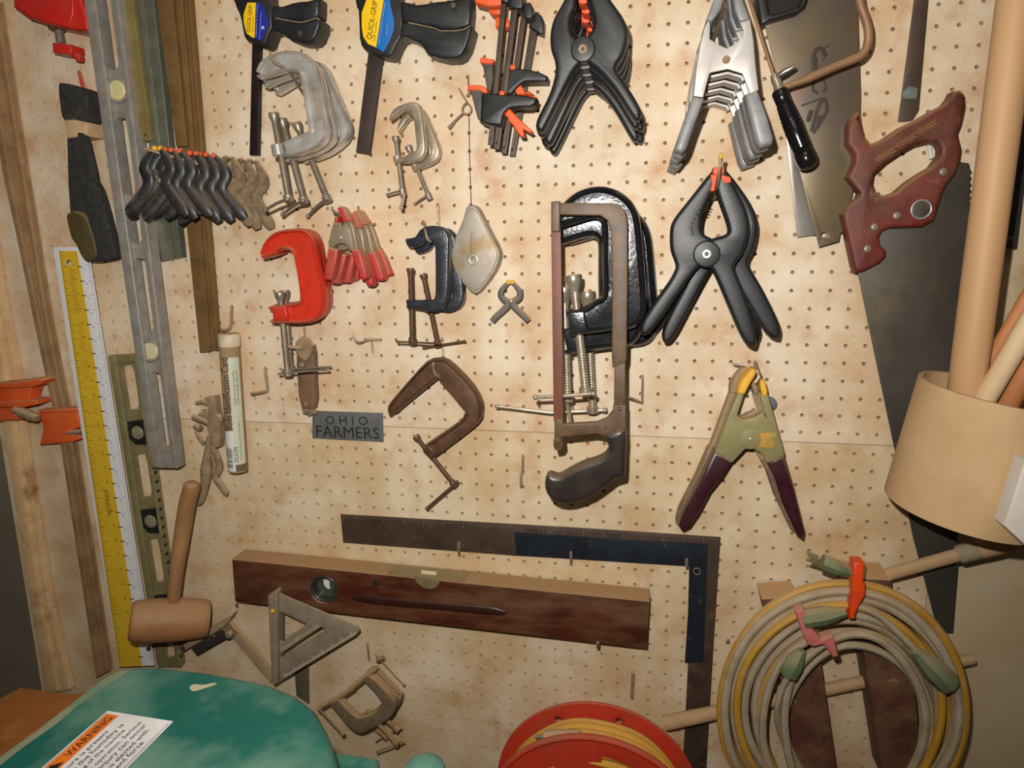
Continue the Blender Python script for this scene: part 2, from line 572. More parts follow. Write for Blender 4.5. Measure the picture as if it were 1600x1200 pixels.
# ---------------------------------------------------------------- top left: red clamp, strap
M_redpaint = mat('red_enamel', (208, 40, 34), (190, 34, 30), 20, .35, 0, .08, dust=.5, bscale=200)
t = thing('screw_clamp', 'red clamp head with threaded screw hanging in the top left corner', 'clamp', P(80, 20, 20))
link('body', MB().plate([(18, -45), (124, -45), (124, -5), (133, 18), (137, 46), (116, 46), (108, 45), (75, 38), (45, 29), (20, 11)], 8, 48, 4).plate(
    [(22, -45), (112, -45), (114, 20), (107, 42), (76, 35), (46, 26), (24, 9)], 40, 52, 2), M_redpaint, t)
link('collar', MB().lathe(P(90, 36, 30), P(92, 48, 30), [(0, 15), (.6, 15), (1, 8)], 16), M_rust, t)
link('screw', MB().screw(P(91, 44, 30), P(95, 68, 30), 6.5, 2.4), M_steel, t)
link('pad', MB().plate([(81, 66), (110, 69), (111, 76), (110, 85), (82, 82)], 18, 44, 2), M_redpaint, t)
link('lever', MB().plate([(107, 76), (112, 80), (118, 83), (124, 88), (123, 95), (118, 95), (115, 90), (106, 86)], 26, 36, 1.5), M_redpaint, t)
M_strap = mat('black_webbing', (40, 40, 40), (56, 54, 50), 120, .9, 0, .3, c3=(70, 64, 54), s3=30)
M_olive = mat('olive_buckle', (92, 80, 46), (74, 62, 36), 40, .6, .2, .2, dust=.4)
M_band = mat('tan_tape', (206, 176, 134), (192, 160, 118), 40, .8)
t = thing('strap', 'rolled black webbing strap with an olive buckle and tan band on the left', 'strap', P(120, 200, 20))
M = MB().plate(smooth2([(90, 133), (97, 129), (125, 136), (135, 146), (136, 168), (131, 191), (100, 189), (92, 162)], True, 3), 10, 42, 4)
M.plate([(104, 212), (110, 208), (132, 206), (137, 222), (148, 268), (158, 330), (150, 395), (136, 405), (122, 380), (109, 330), (106, 290)], 33, 40, 2)
M.plate([(119, 205), (132, 206), (139, 225), (150, 272), (151, 330), (140, 305)], 39, 44, 2)
M.plate(smooth2([(128, 290), (147, 285), (163, 330), (178, 392), (175, 404), (150, 409), (144, 405), (146, 385), (136, 345)], True, 3), 33, 48, 4)
link('webbing', M, M_strap, t)
link('band', MB().plate([(99, 187), (115, 186), (136, 191), (134, 212), (103, 216), (102, 200)], 8, 44, 3), M_band, t)
link('buckle', MB().plate(smooth2([(103, 338), (110, 331), (118, 330), (136, 343), (150, 390), (147, 403), (136, 409), (126, 400), (117, 380), (110, 370)], True, 3), 38, 50, 3,
     ), M_olive, t)
tag(link('strap_hook', MB().tube([P(*q) for q in smooth2([(124, 112, 2), (126, 122, 10), (130, 135, 12), (136, 143, 14), (144, 143, 16), (148, 153, 18), (145, 164, 18), (135, 166, 18)], False, 4)], .0028, 8), M_redpaint),
    'small red coated hook beside the black webbing strap', 'hook')

# ---------------------------------------------------------------- levels
M_lev = mat('grey_cast_level', (168, 164, 156), (146, 141, 134), 50, .5, .35, .2, c3=(176, 136, 98), s3=16, lo3=.56, hi3=.74, dust=.5, bscale=350)
M_redtext = mat('faded_red_print', (150, 72, 66), (140, 110, 104), 160, .6)
M_vial = mat('vial_glass', (216, 206, 150), (206, 200, 170), 30, .12, .0, spec=.8)
M_vialgreen = mat('vial_face', (150, 146, 116), (120, 116, 90), 40, .25)
def lerp2(a, c, t_):
    return (a[0] + (c[0] - a[0]) * t_, a[1] + (c[1] - a[1]) * t_)
def rslot(x0, y0, x1, y1, w):
    """rounded slot between two picture points, w px wide"""
    d = V((x1 - x0, y1 - y0)).normalized()
    n_ = V((-d.y, d.x))
    out = []
    for cx, cy, a0 in ((x1, y1, -90), (x0, y0, 90)):
        for k in range(7):
            a = math.radians(a0 + 180 * k / 6)
            out.append((cx + (d.x * math.cos(a) + n_.x * math.sin(a)) * w / 2, cy + (d.y * math.cos(a) + n_.y * math.sin(a)) * w / 2))
    return out
def circ(cx, cy, r_, n=20, ry=None):
    return [(cx + r_ * math.cos(2 * math.pi * k / n), cy + (ry or r_) * math.sin(2 * math.pi * k / n)) for k in range(n)]
t = thing('spirit_level', 'long grey aluminium spirit level hanging beside the black webbing strap', 'level', P(190, 300, 30))
TL, TR, BL, BR = (114, -110), (171, -110), (236, 730), (276, 731)
def lv(u, v):                       # u across, v along (pixels of the picture's y)
    k = (v + 110) / 840
    a, c = lerp2(TL, BL, k), lerp2(TR, BR, k)
    return lerp2(a, c, u)
M = MB()
sl = [rslot(*lv(.6, a), *lv(.6, c), 18) for a, c in ((-80, 100), (192, 296), (338, 372), (412, 510), (590, 700))]
M.plate([lv(.1, -110), lv(.95, -110), lv(.95, 731), lv(.1, 731)], 28, 38, .8, [*sl, circ(*lv(.6, 140), 19), circ(*lv(.55, 548), 18)])
M.plate([lv(0, -110), lv(.34, -110), lv(.34, 731), lv(0, 731)], 24, 46, 2.5)
M.plate([lv(.86, -110), lv(1, -110), lv(1, 731), lv(.86, 731)], 24, 46, 1.5)
M.plate([lv(.0, 700), lv(1, 700), lv(1, 731), lv(0, 731)], 24, 42, 1)
link('body', M, M_lev, t)
M = MB()
a, c = P(*lv(1, 380), 45.6), P(*lv(1, 640), 45.6)
for k in range(11):                  # worn red lettering along the edge rail
    q = a.lerp(c, k / 11)
    q2 = a.lerp(c, (k + .62) / 11)
    for s_ in (.004, .009, .014):
        M.add([q + V((.0002, s_, 0)), q2 + V((.0002, s_, 0)), q2 + V((.0002, s_ + .003, 0)), q + V((.0002, s_ + .003, 0))], [(0, 1, 2, 3)])
link('edge_lettering', M, M_redtext, t, smooth=False)
for cx, cy, r_ in ((*lv(.6, 140), 19.5), (*lv(.55, 548), 18.5)):
    v_ = link('vial', MB().disc(cx, cy, 26, 40, r_ * .78, 3, 24), M_vial, t)
    link('vial_ring', MB().disc(cx, cy, 24, 44, r_ * .98, 1.2, 28, r_ * .8), M_lev, v_)
M_olv = mat('olive_green_level', (132, 126, 86), (112, 106, 70), 40, .55, .1, .15, c3=(164, 140, 98), s3=14, lo3=.55, hi3=.75, dust=.4)
t = thing('spirit_level', 'olive green spirit level with black square vials behind the wooden mallet', 'level', P(220, 800, 10))
OTL, OTR, OBL, OBR = (168, 556), (212, 553), (246, 1043), (281, 1043)
def ol(u, v):
    k = (v - 556) / 487
    return lerp2(lerp2(OTL, OBL, k), lerp2(OTR, OBR, k), u)
M = MB()
sl = []
for a, c in ((585, 632), (724, 768), (856, 900)):
    sl.append([ol(.36, a - 12), ol(.8, a - 14), ol(.86, a), ol(.86, c), ol(.8, c + 10), ol(.42, c + 10), ol(.34, c), ol(.34, a)])
sl.append([ol(.36, 985), ol(.8, 985), ol(.86, 1000), ol(.86, 1025), ol(.4, 1030), ol(.34, 1015)])
M.plate([ol(.1, 556), ol(.95, 556), ol(.95, 1043), ol(.1, 1043)], 4, 10, .6, sl)
M.plate([ol(0, 556), ol(.26, 556), ol(.26, 1043), ol(0, 1043)], 2, 19, 1.5)
M.plate([ol(.92, 556), ol(1, 556), ol(1, 1043), ol(.92, 1043)], 2, 19, 1)
M.plate([ol(0, 556), ol(1, 556), ol(1, 568), ol(0, 568)], 2, 14, 1)
link('body', M, M_olv, t)
for v in (678, 816, 950):
    b_ = link('vial_block', MB().plate([ol(.3, v - 18), ol(.97, v - 20), ol(.97, v + 19), ol(.5, v + 18), ol(.3, v + 8)], 8, 15, 1), M_black, t)
    cx, cy = ol(.63, v)
    link('vial', MB().disc(cx, cy, 12, 16.5, 12, 2, 20), M_vialgreen, b_)
M = MB()
a, c = P(*ol(1, 740), 19), P(*ol(1, 1040), 19)
for k in range(22):                  # inch ticks on the edge rail
    q, q2 = a.lerp(c, k / 22), a.lerp(c, (k + .3) / 22)
    M.add([q + V((.0002, .004, 0)), q2 + V((.0002, .004, 0)), q2 + V((.0002, .011, 0)), q + V((.0002, .011, 0))], [(0, 1, 2, 3)])
link('scale_marks', M, M_dark, t, smooth=False)

# ---------------------------------------------------------------- metal bars at the top left
M_ybar = mat('olive_brass_bar', (150, 136, 84), (128, 112, 66), 12, .5, .4, .1, c3=(112, 84, 50), s3=16)
M_gbar = mat('dark_green_grey_bar', (128, 130, 114), (104, 108, 94), 30, .42, .5, .1, dust=.2)
M_cbar = mat('brown_dusty_channel', (134, 102, 58), (108, 80, 46), 20, .6, .3, .15, c3=(150, 122, 80), s3=8)
def strip(name, label, pts, h0, h1, m, bev=.8, cat='bar', hole=None):
    return tag(link(name, MB().plate(pts, h0, h1, bev, [circ(*hole)] if hole else ()), m), label, cat)
strip('metal_bar', 'flat olive brass bar with a square lower end beside the grey spirit level', [(175, -60), (198, -60), (207, 0), (236, 220), (217, 220), (184, 0)], 24, 33, M_ybar, hole=(226, 211, 2.2))
strip('metal_bar', 'wider of two dark grey steel bars ending below the small black spring clamps', [(199, -60), (213, -60), (224, 0), (271, 404), (251, 408), (209, 0)], 8, 22, M_gbar)
strip('metal_bar', 'narrower of two dark grey steel bars ending below the small black spring clamps', [(214, -60), (232, -60), (240, 0), (283, 402), (273, 404), (225, 0)], 6, 20, M_gbar)
o = link('channel_bar', MB().plate([(262, -60), (292, -60), (297, 0), (341, 547), (312, 551), (291, 350), (272, 0)], 3, 12, .8)
         .plate([(262, -60), (280, -60), (285, 0), (329, 549), (312, 551), (291, 350), (272, 0)], 10, 17, .8).plate([(286, -60), (292, -60), (297, 0), (341, 547), (336, 548), (291, 0)], 10, 20, .8), M_cbar)
tag(o, 'long brown dusty metal channel ending beside the clear blade tube', 'bar')
strip('metal_bar', 'short brown flat bar in front of the long brown channel', [(236, -60), (262, -60), (269, 0), (292, 228), (275, 229), (244, 0)], 17, 26, M_cbar)

# ---------------------------------------------------------------- ruler
M_rulw = mat('polished_aluminium', (246, 246, 246), (238, 238, 240), 20, .3, .1)
M_yellow = mat('yellow_scale', (228, 190, 52), (220, 178, 44), 14, .45)
t = thing('straightedge', 'long yellow and silver aluminium straightedge ruler', 'ruler', P(150, 700, 31))
RTL, RTR, RBL, RBR = (82.5, 386), (137, 386), (185, 1042), (241, 1040)
def ru(u, v):
    k = (v - 386) / 655
    return lerp2(lerp2(RTL, RBL, k), lerp2(RTR, RBR, k), u)
link('blade', MB().plate([RTL, RTR, RBR, RBL], 30, 32, .3, [circ(107, 411, 5)]), M_rulw, t)
link('scale', MB().plate([ru(.15, 392), ru(.68, 392), ru(.66, 1041), ru(.02, 1041)], 32, 32.25, 0, [circ(107, 411, 5)]), M_yellow, t)
M = MB()
def rx(v): return .15 + (.02 - .15) * (v - 392) / 649
def rx2(v): return .68 + (.66 - .68) * (v - 392) / 649
def tick(u0, u1, v, w=.9):
    pts = [P(*ru(u0, v), 32.35), P(*ru(u1, v + .8), 32.35), P(*ru(u1, v + .8 + w), 32.35), P(*ru(u0, v + w), 32.35)]
    M.add(pts, [(0, 1, 2, 3)])
v, k = 393.0, 0
while v < 1036:
    e = rx(v)
    tick(e + .01, e + (.16 if k % 8 == 0 else .11 if k % 4 == 0 else .07 if k % 2 == 0 else .05), v, .7)
    tick(1 - (.12 if k % 8 == 0 else .07 if k % 2 == 0 else .05), .99, v, .5)
    if k % 8 == 0 and k:
        tick(rx2(v) - .06, rx2(v) + .07, v, 1.5)
    v += 22.6 / 8
    k += 1
def addtext(M, body, a, e, h, size=1.0, fit=None):
    T_ = text('', body, a, e, h, None, None, size=size, ext=.1, mm=fit)
    M.add(T_.v, T_.f)
for i in range(1, 28):
    v = 393 + 22.6 * i
    u0 = rx2(v) - .2
    a = ru(u0, v - 7)
    addtext(M, str(i), a, ru(u0, v + 4), 32.3, 1.0, 4.6)
for i in range(1, 28, 1):
    v = 393 + 22.6 * i + 6
    a = ru(rx2(v) + .1, v - 5)
    addtext(M, str(i), a, ru(rx2(v) + .1, v + 3), 32.2, 1.0, 3.6)
for j, (v0, v1) in enumerate(((420, 492), (505, 548), (560, 596))):
    for q in range(3):
        for s_ in range(7):
            va = v0 + (v1 - v0) * s_ / 7
            addtext(M, random.choice(('mmm', 'nnu', 'mun', 'unm')), ru(.36 + .05 * q, va), ru(.36 + .05 * q, va + (v1 - v0) / 8.5), 32.3, .6)
for q, v0 in enumerate((600, 620, 640, 662, 690)):
    for s_, w in enumerate(('1/8', '1/4', '3/8')):
        addtext(M, w, ru(.3 + .09 * s_, v0), ru(.3 + .09 * s_, v0 + 10), 32.3, 1.0, 2.2)
addtext(M, 'JOHNSON', ru(.36, 764), ru(.36, 804), 32.3, 1.25)
link('scale_markings', M, M_ink, t, smooth=False)

# ---------------------------------------------------------------- mallet
M_mallet = mat('worn_mallet_wood', (178, 128, 82), (154, 106, 66), 10, .55, 0, .1, c3=(172, 128, 86), s3=22, dust=.35)
M_handle = mat('mallet_handle_wood', (168, 126, 82), (144, 104, 66), 12, .55, 0, .1, dust=.3)
t = thing('mallet', 'brown wooden mallet hanging head down over the olive level', 'mallet', P(265, 960, 76))
a, c = P(203, 971, 112), P(326, 966, 40)
link('head', MB().lathe(a, c, [(0, 29), (.015, 31.5), (.06, 34), (.3, 36.5), (.6, 36.5), (.9, 33), (.98, 31), (1, 29)], 32), M_mallet, t)
p = [(271, 940, 74, 9), (272, 928, 74, 10.5), (276, 890, 70, 11.5), (284, 840, 58, 13), (292, 790, 56, 13.5), (298, 768, 55, 13.8), (300, 757, 55, 12.5), (300.5, 753, 55, 7)]
q = smooth2(p, False, 4)
link('handle', MB().tube([P(x, y, h) for x, y, h, r_ in q], [r_ / 1000 for x, y, h, r_ in q], 18), M_handle, t)
for x_, w_ in ((232, 'left'), (285, 'right')):
    tag(link('peg_hook', MB().tube([P(x_, 1015, 2), P(x_, 1013, 46)], .004, 8), M_dark), 'dark peg under the %s end of the wooden mallet head' % w_, 'hook')

# ---------------------------------------------------------------- blade tube
M_clear = mat('clear_plastic', (216, 190, 150), (206, 176, 130), 8, .15, 0, c3=(190, 156, 110), s3=12, trans=.55)
M_clear.node_tree.nodes['Principled BSDF'].inputs['IOR'].default_value = 1.05
M_label = mat('pale_green_label', (206, 208, 186), (196, 198, 174), 10, .5)
M_cap = mat('white_cap', (222, 212, 190), (196, 168, 130), 30, .5, dust=.9)
t = thing('blade_tube', 'clear plastic tube of scroll saw blades with white cap and barcode sticker', 'tube', P(362, 630, 22))
a, c = P(358, 536, 22), P(372, 735, 22)
link('tube', MB().lathe(a, c, [(0, 15.6), (.01, 16), (.99, 16), (1, 15.6)], 28), M_clear, t)
link('cap', MB().lathe(P(357.5, 521, 22), P(359, 541, 22), [(0, 16.4), (.06, 17.2), (.94, 17.2), (1, 16.8)], 28), M_cap, t)
def wrap(a, c, r_, ang0, ang1, f0, f1, n=10):
    """part of a cylinder's skin; angle 0 faces out from the wall, positive to the right"""
    tt = (c - a).normalized()
    out = V((0, -1, 0))
    out = (out - tt * out.dot(tt)).normalized()
    rt = -tt.cross(out)
    if rt.x < 0:
        rt = -rt
    M = MB()
    vs_, fs = [], []
    for i in range(n + 1):
        w = math.radians(ang0 + (ang1 - ang0) * i / n)
        d = (out * math.cos(w) + rt * math.sin(w)) * (r_ / 1000)
        vs_ += [a.lerp(c, f0) + d, a.lerp(c, f1) + d]
        if i:
            fs.append((2 * i - 2, 2 * i - 1, 2 * i + 1, 2 * i))
    return M.add(vs_, fs)
lb = link('label', wrap(a, c, 16.15, 16, 86, .1, .93), M_label, t)
link('lower_band', wrap(a, c, 16.1, -50, 95, .935, .985), mat('brown_band', (108, 92, 66), None, 30, .6), t)
st = link('barcode_sticker', wrap(a, c, 16.3, -52, 22, .66, .985), M_white, t)
M = MB()
for k in range(26):
    f = .80 + .16 * k / 26
    wd = random.choice((.0015, .003, .004))
    B_ = wrap(a, c, 16.4, -36, 8, f, f + wd, 4)
    M.add(B_.v, B_.f)
link('barcode', M, M_ink, st, smooth=False)
def tube_text(body, ang, f0, f1, size):
    tt = (c - a).normalized()
    out = V((0, -1, 0))
    out = (out - tt * out.dot(tt)).normalized()
    rt = -tt.cross(out)
    rt = rt if rt.x > 0 else -rt
    w = math.radians(ang)
    d = (out * math.cos(w) + rt * math.sin(w))
    return text('', body, None, None, 0, None, None, size=size, ext=.15, nrm=d, pts3=(a.lerp(c, f1) + d * .0163, a.lerp(c, f0) + d * .0163))
M = MB()
for body, ang, f0, f1, s_ in (('Blade Identification Card', 20, .1, .66, 1.45), ('OLSON', 40, .79, .91, 1.3), ('Identify and sort with these blades', 48, .2, .46, 1.2),
                              ('scroll saw blades, plain end', 66, .2, .46, 1.0), ('cut wood, plastic and metal sheet', 60, .6, .9, .9)):
    T_ = tube_text(body, ang, f0, f1, s_)
    M.add(T_.v, T_.f)
link('lettering', M, M_ink, lb, smooth=False)
hook('grey wire hook behind the cap of the blade tube', [(362, 478, 1), (362, 482, 6), (361, 506, 8), (357, 514, 16), (346, 516, 30)], 2.2)

# ---------------------------------------------------------------- dust-caked pliers
BOWK = 1.4
t = thing('pliers', 'dust caked locking pliers hanging beside the blade tube', 'pliers', P(328, 720, 14))
M = MB().plate([(318, 622), (334, 620), (337, 640), (343, 668), (342, 699), (335, 702), (328, 690), (323, 668), (326, 640)], 8, 24, 2)
link('jaw_plate', M, M_dusty, t)
M = MB()
for p in ([(306, 630, 16, 2), (318, 628, 18, 3), (330, 634, 18, 2.5)], [(301, 652, 18, 3.2), (312, 655, 20, 4), (326, 662, 20, 3)],
          [(304, 664, 22, 4), (310, 668, 22, 4.5), (314, 668, 22, 3.5)], [(306, 674, 16, 2), (312, 684, 18, 3), (318, 694, 18, 2)], [(314, 645, 14, 5), (322, 650, 14, 6), (322, 640, 14, 4)],
          [(336, 648, 20, 3), (343, 652, 20, 4), (345, 658, 20, 3)]):
    bow(M, p)
link('spring', M, M_dusty, t)
M = MB()
bow(M, [(327, 682, 18, 3.5), (324, 705, 18, 4), (322, 735, 18, 7), (321, 752, 18, 6), (316, 770, 18, 6), (311, 783, 18, 5.5), (309, 788, 18, 3)])
link('handle', M, M_dusty, t)
M = MB()
bow(M, [(331, 695, 14, 4), (340, 715, 14, 4), (343, 730, 14, 4.5), (337, 746, 13, 4.5), (345, 758, 13, 4.5), (353, 770, 13, 4), (356, 772, 13, 2.5)])
bow(M, [(330, 700, 14, 3), (334, 720, 14, 3), (338, 738, 14, 3)])
link('handle', M, M_dusty, t)

BOWK = 1.0
# ---------------------------------------------------------------- row of small black spring clamps
def small_clamp(name, label, at, m, tip_m, pts, piv, h, group=None, r_=1.0, flat=.8):
    """pts: right arm centre line from jaw tip to handle end, mirrored about the pivot for the other arm"""
    t = thing(name, label, 'clamp', at, group)
    for sgn in (1, -1):
        M = MB()
        bow(M, [(piv[0] + sgn * (x - piv[0]), y, h + sgn * .9, q * r_) for x, y, q in pts], 5, flat)
        link('arm', M, m, t)
    a = pts[0]
    M = MB()
    for sgn in (1, -1):
        M.ball(P(piv[0] + sgn * (a[0] - piv[0]) * .9, a[1] - 1, h), 4.2 * r_, 8)
    link('jaw_pad', M, tip_m, t)
    link('rivet', MB().disc(piv[0], piv[1], h - 5 * r_, h + 6.5 * r_, 4.2 * r_, 1.2, 14), M_steel, t)
    return t
M_yellowpad = mat('yellow_rubber', (236, 184, 60), (222, 166, 48), 20, .6)
pts = [(251, 233, 4), (257, 242, 6), (264, 254, 8), (266, 266, 9), (260, 278, 9.5), (261, 292, 9), (274, 312, 9.5), (286, 328, 9), (292, 337, 5)]
M_blk2 = mat('black_plastic_dusty_faces', (28, 30, 33), (44, 46, 48), 40, .42, 0, .2, c3=(74, 74, 72), s3=30, dust=.4)
M_tanclamp = mat('sawdust_covered_plastic', (78, 70, 58), (132, 110, 80), 46, .85, 0, .2, dust=1.0)
G_ = 'small spring clamps on the long hook'
c0 = small_clamp('spring_clamp', 'small black spring clamp with yellow pads, first of the row on the long hook', P(246, 282, 92), M_blk2, M_yellowpad, pts, (246, 282), 92, G_, 1.0, .5)
words = ('second', 'third', 'fourth', 'fifth', 'sixth', 'seventh', 'eighth', 'ninth')
xs = (258, 277, 296, 314, 331, 350, 368, 386)
for i, (w, x) in enumerate(zip(words, xs)):
    h = 92 - 9.2 * (i + 1)
    y = 281 + (i + 1) * 2.2
    d = P(x, y, h) - P(246, 282, 92)
    old = i >= 5
    look = 'sawdust covered' if old else 'black'
    tip = 'orange pads' if i < 5 else 'dusty grey jaws'
    dup(c0, d, math.radians((4, -3, 5, 2, -4, 8, 14, 10)[i]), 'small %s spring clamp with %s, %s from the left in the row' % (look, tip, w), math.radians(14),
        {M_yellowpad.name: M_tanclamp if old else M_orangepad, M_blk2.name: M_tanclamp if old else M_blk2})
hook('long steel hook carrying the row of small spring clamps', [(402, 300, 0), (402, 302, 5), (330, 262, 50), (232, 234, 100), (225, 232, 103)], 2.4, sm=0)
# ---------------------------------------------------------------- squeeze clamps with yellow and blue labels
M_grip = mat('black_glass_filled_plastic', (26, 27, 29), (36, 38, 40), 24, .42, 0, .2, c3=(50, 50, 50), s3=30, lo3=.55, hi3=.75, bscale=600)
M_bar2 = mat('black_steel_bar', (40, 32, 34), (54, 44, 42), 20, .4, .5)
M_barbrown = mat('brown_steel_bar', (74, 60, 56), (60, 48, 44), 40, .5, .4)
M_lyel = mat('yellow_label', (250, 206, 30), (244, 196, 24), 10, .4)
M_lblu = mat('deep_blue_label', (36, 48, 160), (30, 40, 148), 10, .4)
M_lcya = mat('sky_blue_label', (26, 116, 196), (22, 108, 188), 10, .4)
M_bluprint = mat('pale_blue_print', (190, 206, 230), None, 20, .5)
def squeeze(label, at, body, trig, grip, bar, yel, blu, blum, bar_m, t1, t2, t3, screw):
    t = thing('bar_clamp', label, 'clamp', at, 'black squeeze bar clamps')
    link('bar', MB().plate(bar, 12, 20, .6), bar_m, t)
    link('body', MB().plate(body, 4, 40, 3, bbev=3), M_grip, t)
    link('trigger', MB().plate(trig, 8, 36, 5, bbev=3), M_grip, t)
    g = link('handle', MB().plate(grip, 6, 43, 4, bbev=3), M_grip, t)
    link('screw', MB().disc(*screw, 42, 43.6, 3.4, .5), M_blackdusty, g)
    link('dusty_ledge', MB().tube([P(x, y + 1.5, 42.2) for x, y in smooth2(grip[1:8], False, 3)], .0007, 8, flat=.6), M_dusty, g)
    l1 = link('yellow_label', MB().plate(yel, 40, 40.6, .2), M_lyel, t)
    l2 = link('blue_label', MB().plate(blu, 40, 40.6, .2), blum, t)
    l1['label'], l2['label'] = 'yellow half of the label', 'blue half of the label'
    M = MB()
    for b_, a, e, s_ in t1:
        T_ = text('', b_, a, e, 40.7, None, None, size=s_, bold=0)
        M.add(T_.v, T_.f)
    link('lettering', M, M_ink, l1, smooth=False)
    M = MB()
    for b_, a, e, s_ in t2:
        T_ = text('', b_, a, e, 40.7, None, None, size=s_)
        M.add(T_.v, T_.f)
    for c in t3:
        M.disc(c[0], c[1], 40.6, 40.8, c[2], 0, 6)
    link('lettering', M, M_bluprint, l2, smooth=False)
def sc(pts, ox, oy, k):
    return [(ox + x / k, oy + y / k) for x, y in pts]
squeeze('smaller black squeeze bar clamp with a yellow and deep blue label', P(400, 40, 20),
        sc([(-10, -300), (30, -60), (80, 100), (140, 230), (165, 330), (185, 450), (210, 570), (250, 625), (380, 685), (480, 715), (540, 680), (600, 500), (645, 440), (645, 100), (600, 40), (560, -60), (560, -300)], 360, 0, 10),
        sc([(590, 40), (640, 68), (700, 82), (800, 88), (860, 70), (950, 35), (1080, 12), (1200, 5), (1330, -30), (1385, -40), (1382, 100), (1372, 240), (1300, 290), (1150, 330), (1000, 325), (850, 300), (700, 280), (620, 300)], 360, 0, 10),
        sc([(630, 290), (700, 268), (850, 295), (1050, 330), (1150, 325), (1290, 285), (1360, 265), (1395, 300), (1390, 420), (1352, 500), (1330, 570), (1260, 640), (1150, 655), (1050, 648), (970, 625), (920, 600), (890, 570), (800, 520), (720, 465), (650, 455), (620, 480)], 360, 0, 10),
        [(394, 60), (406, 60), (402.5, 242), (389.5, 242)],
        sc([(265, 40), (395, 40), (375, 592), (330, 580), (250, 520), (225, 430), (205, 330), (205, 220)], 360, 0, 10),
        sc([(405, 40), (475, 55), (500, 100), (580, 290), (595, 370), (575, 430), (520, 560), (480, 640), (385, 595)], 360, 0, 10), M_lblu, M_bar2,
        [('QUICK-GRIP', (390.5, 50.5), (394.3, 9), 1.35), ('BAR CLAMP', (395.8, 50), (397.4, 26), .7)],
        [('adjustable in an instant', (400.8, 57), (403, 6), .55), ('one hand operation', (406, 62), (408.5, 18), .5)], [(410.5, 43, 2.6)], (468.5, 52.5))
squeeze('larger black squeeze bar clamp with a yellow and sky blue label', P(600, 60, 20),
        sc([(-20, -300), (30, -30), (55, 90), (75, 120), (85, 300), (90, 470), (112, 565), (165, 625), (300, 690), (440, 712), (500, 680), (550, 560), (600, 475), (640, 450), (620, 60), (560, -20), (560, -300)], 550, 0, 8),
        sc([(600, 10), (700, 22), (800, 50), (900, 40), (1050, 12), (1180, 0), (1300, -20), (1420, -60), (1490, -60), (1492, 120), (1475, 310), (1420, 340), (1300, 368), (1080, 372), (1060, 345), (900, 320), (760, 285), (620, 270)], 550, 0, 8),
        sc([(610, 280), (700, 270), (800, 290), (1060, 350), (1090, 372), (1300, 372), (1420, 345), (1475, 312), (1500, 330), (1490, 380), (1435, 580), (1370, 690), (1300, 728), (1150, 733), (970, 690), (915, 645), (890, 595), (850, 545), (700, 465), (650, 452), (590, 480)], 550, 0, 8),
        [(576, 78), (598, 78), (576, 241), (556, 238)],
        sc([(180, -5), (395, -5), (300, 592), (200, 550), (140, 460), (120, 330), (120, 160)], 550, 0, 8),
        sc([(400, -5), (470, -5), (492, 120), (525, 250), (520, 370), (470, 500), (395, 650), (304, 596)], 550, 0, 8), M_lcya, M_barbrown,
        [('QUICK-GRIP', (580.5, 62), (590.5, 2), 1.3), ('BAR CLAMP', (586, 64), (590, 34), .75)],
        [('adjusts instantly in one hand', (592.5, 70), (602, 5), .6), ('holds firm', (604, 55), (607, 36), .6)], [], (708, 8))

# ---------------------------------------------------------------- cast aluminium C-clamps, top
def pxs(pts, ox=350, oy=0, k=4.0):
    return [(ox + x / k, oy + y / k) for x, y in pts]
aout = pxs([(226, 458), (255, 400), (320, 357), (400, 338), (480, 342), (545, 377), (582, 430), (605, 560), (640, 750), (650, 830), (625, 890), (570, 930), (480, 962), (385, 972)])
ainn = pxs([(230, 485), (260, 478), (330, 458), (410, 440), (470, 445), (500, 480), (520, 600), (545, 760), (553, 822), (530, 842), (480, 862), (380, 905)])
h = 86
t = cclamp('c_clamp', 'front large cast aluminium C-clamp below the small squeeze clamp', P(450, 140, h), M_alu, cframe(MB(), aout, ainn, h - 11, h + 11, 4, 2.6),
           (P(429, 186, h), P(451, 312, h), 5.2), [P(449, 311, h + 14), P(432, 318, h + 5), P(415, 328, h - 6)], 7.5, (P(433, 226, h), P(436.5, 244, h), 9), 'cast aluminium C-clamps', tb_r=2.3)
link('raised_lettering', MB().add(*(lambda q: (q.v, q.f))(text('', 'ADJUSTABLE', (503, 187), (494, 135), h + 6.6, None, None, size=1.35, ext=.2, bold=.01))), M_dusty, t, smooth=False)
c2 = dup(t, P(459, 150, 58) - P(450, 142, 86), math.radians(-6), 'middle large cast aluminium C-clamp, second from the wall in its stack', skip=('raised_lettering',))
c3 = dup(t, P(477, 152, 28) - P(450, 139, 86), math.radians(-14), 'rear large cast aluminium C-clamp, swung right against the board', skip=('raised_lettering',))
hook('wire hook holding the cast aluminium C-clamps', [(424, 86, 102), (425, 92, 103), (430, 98, 103), (450, 110, 90), (462, 128, 60), (476, 150, 0)], 2.2)
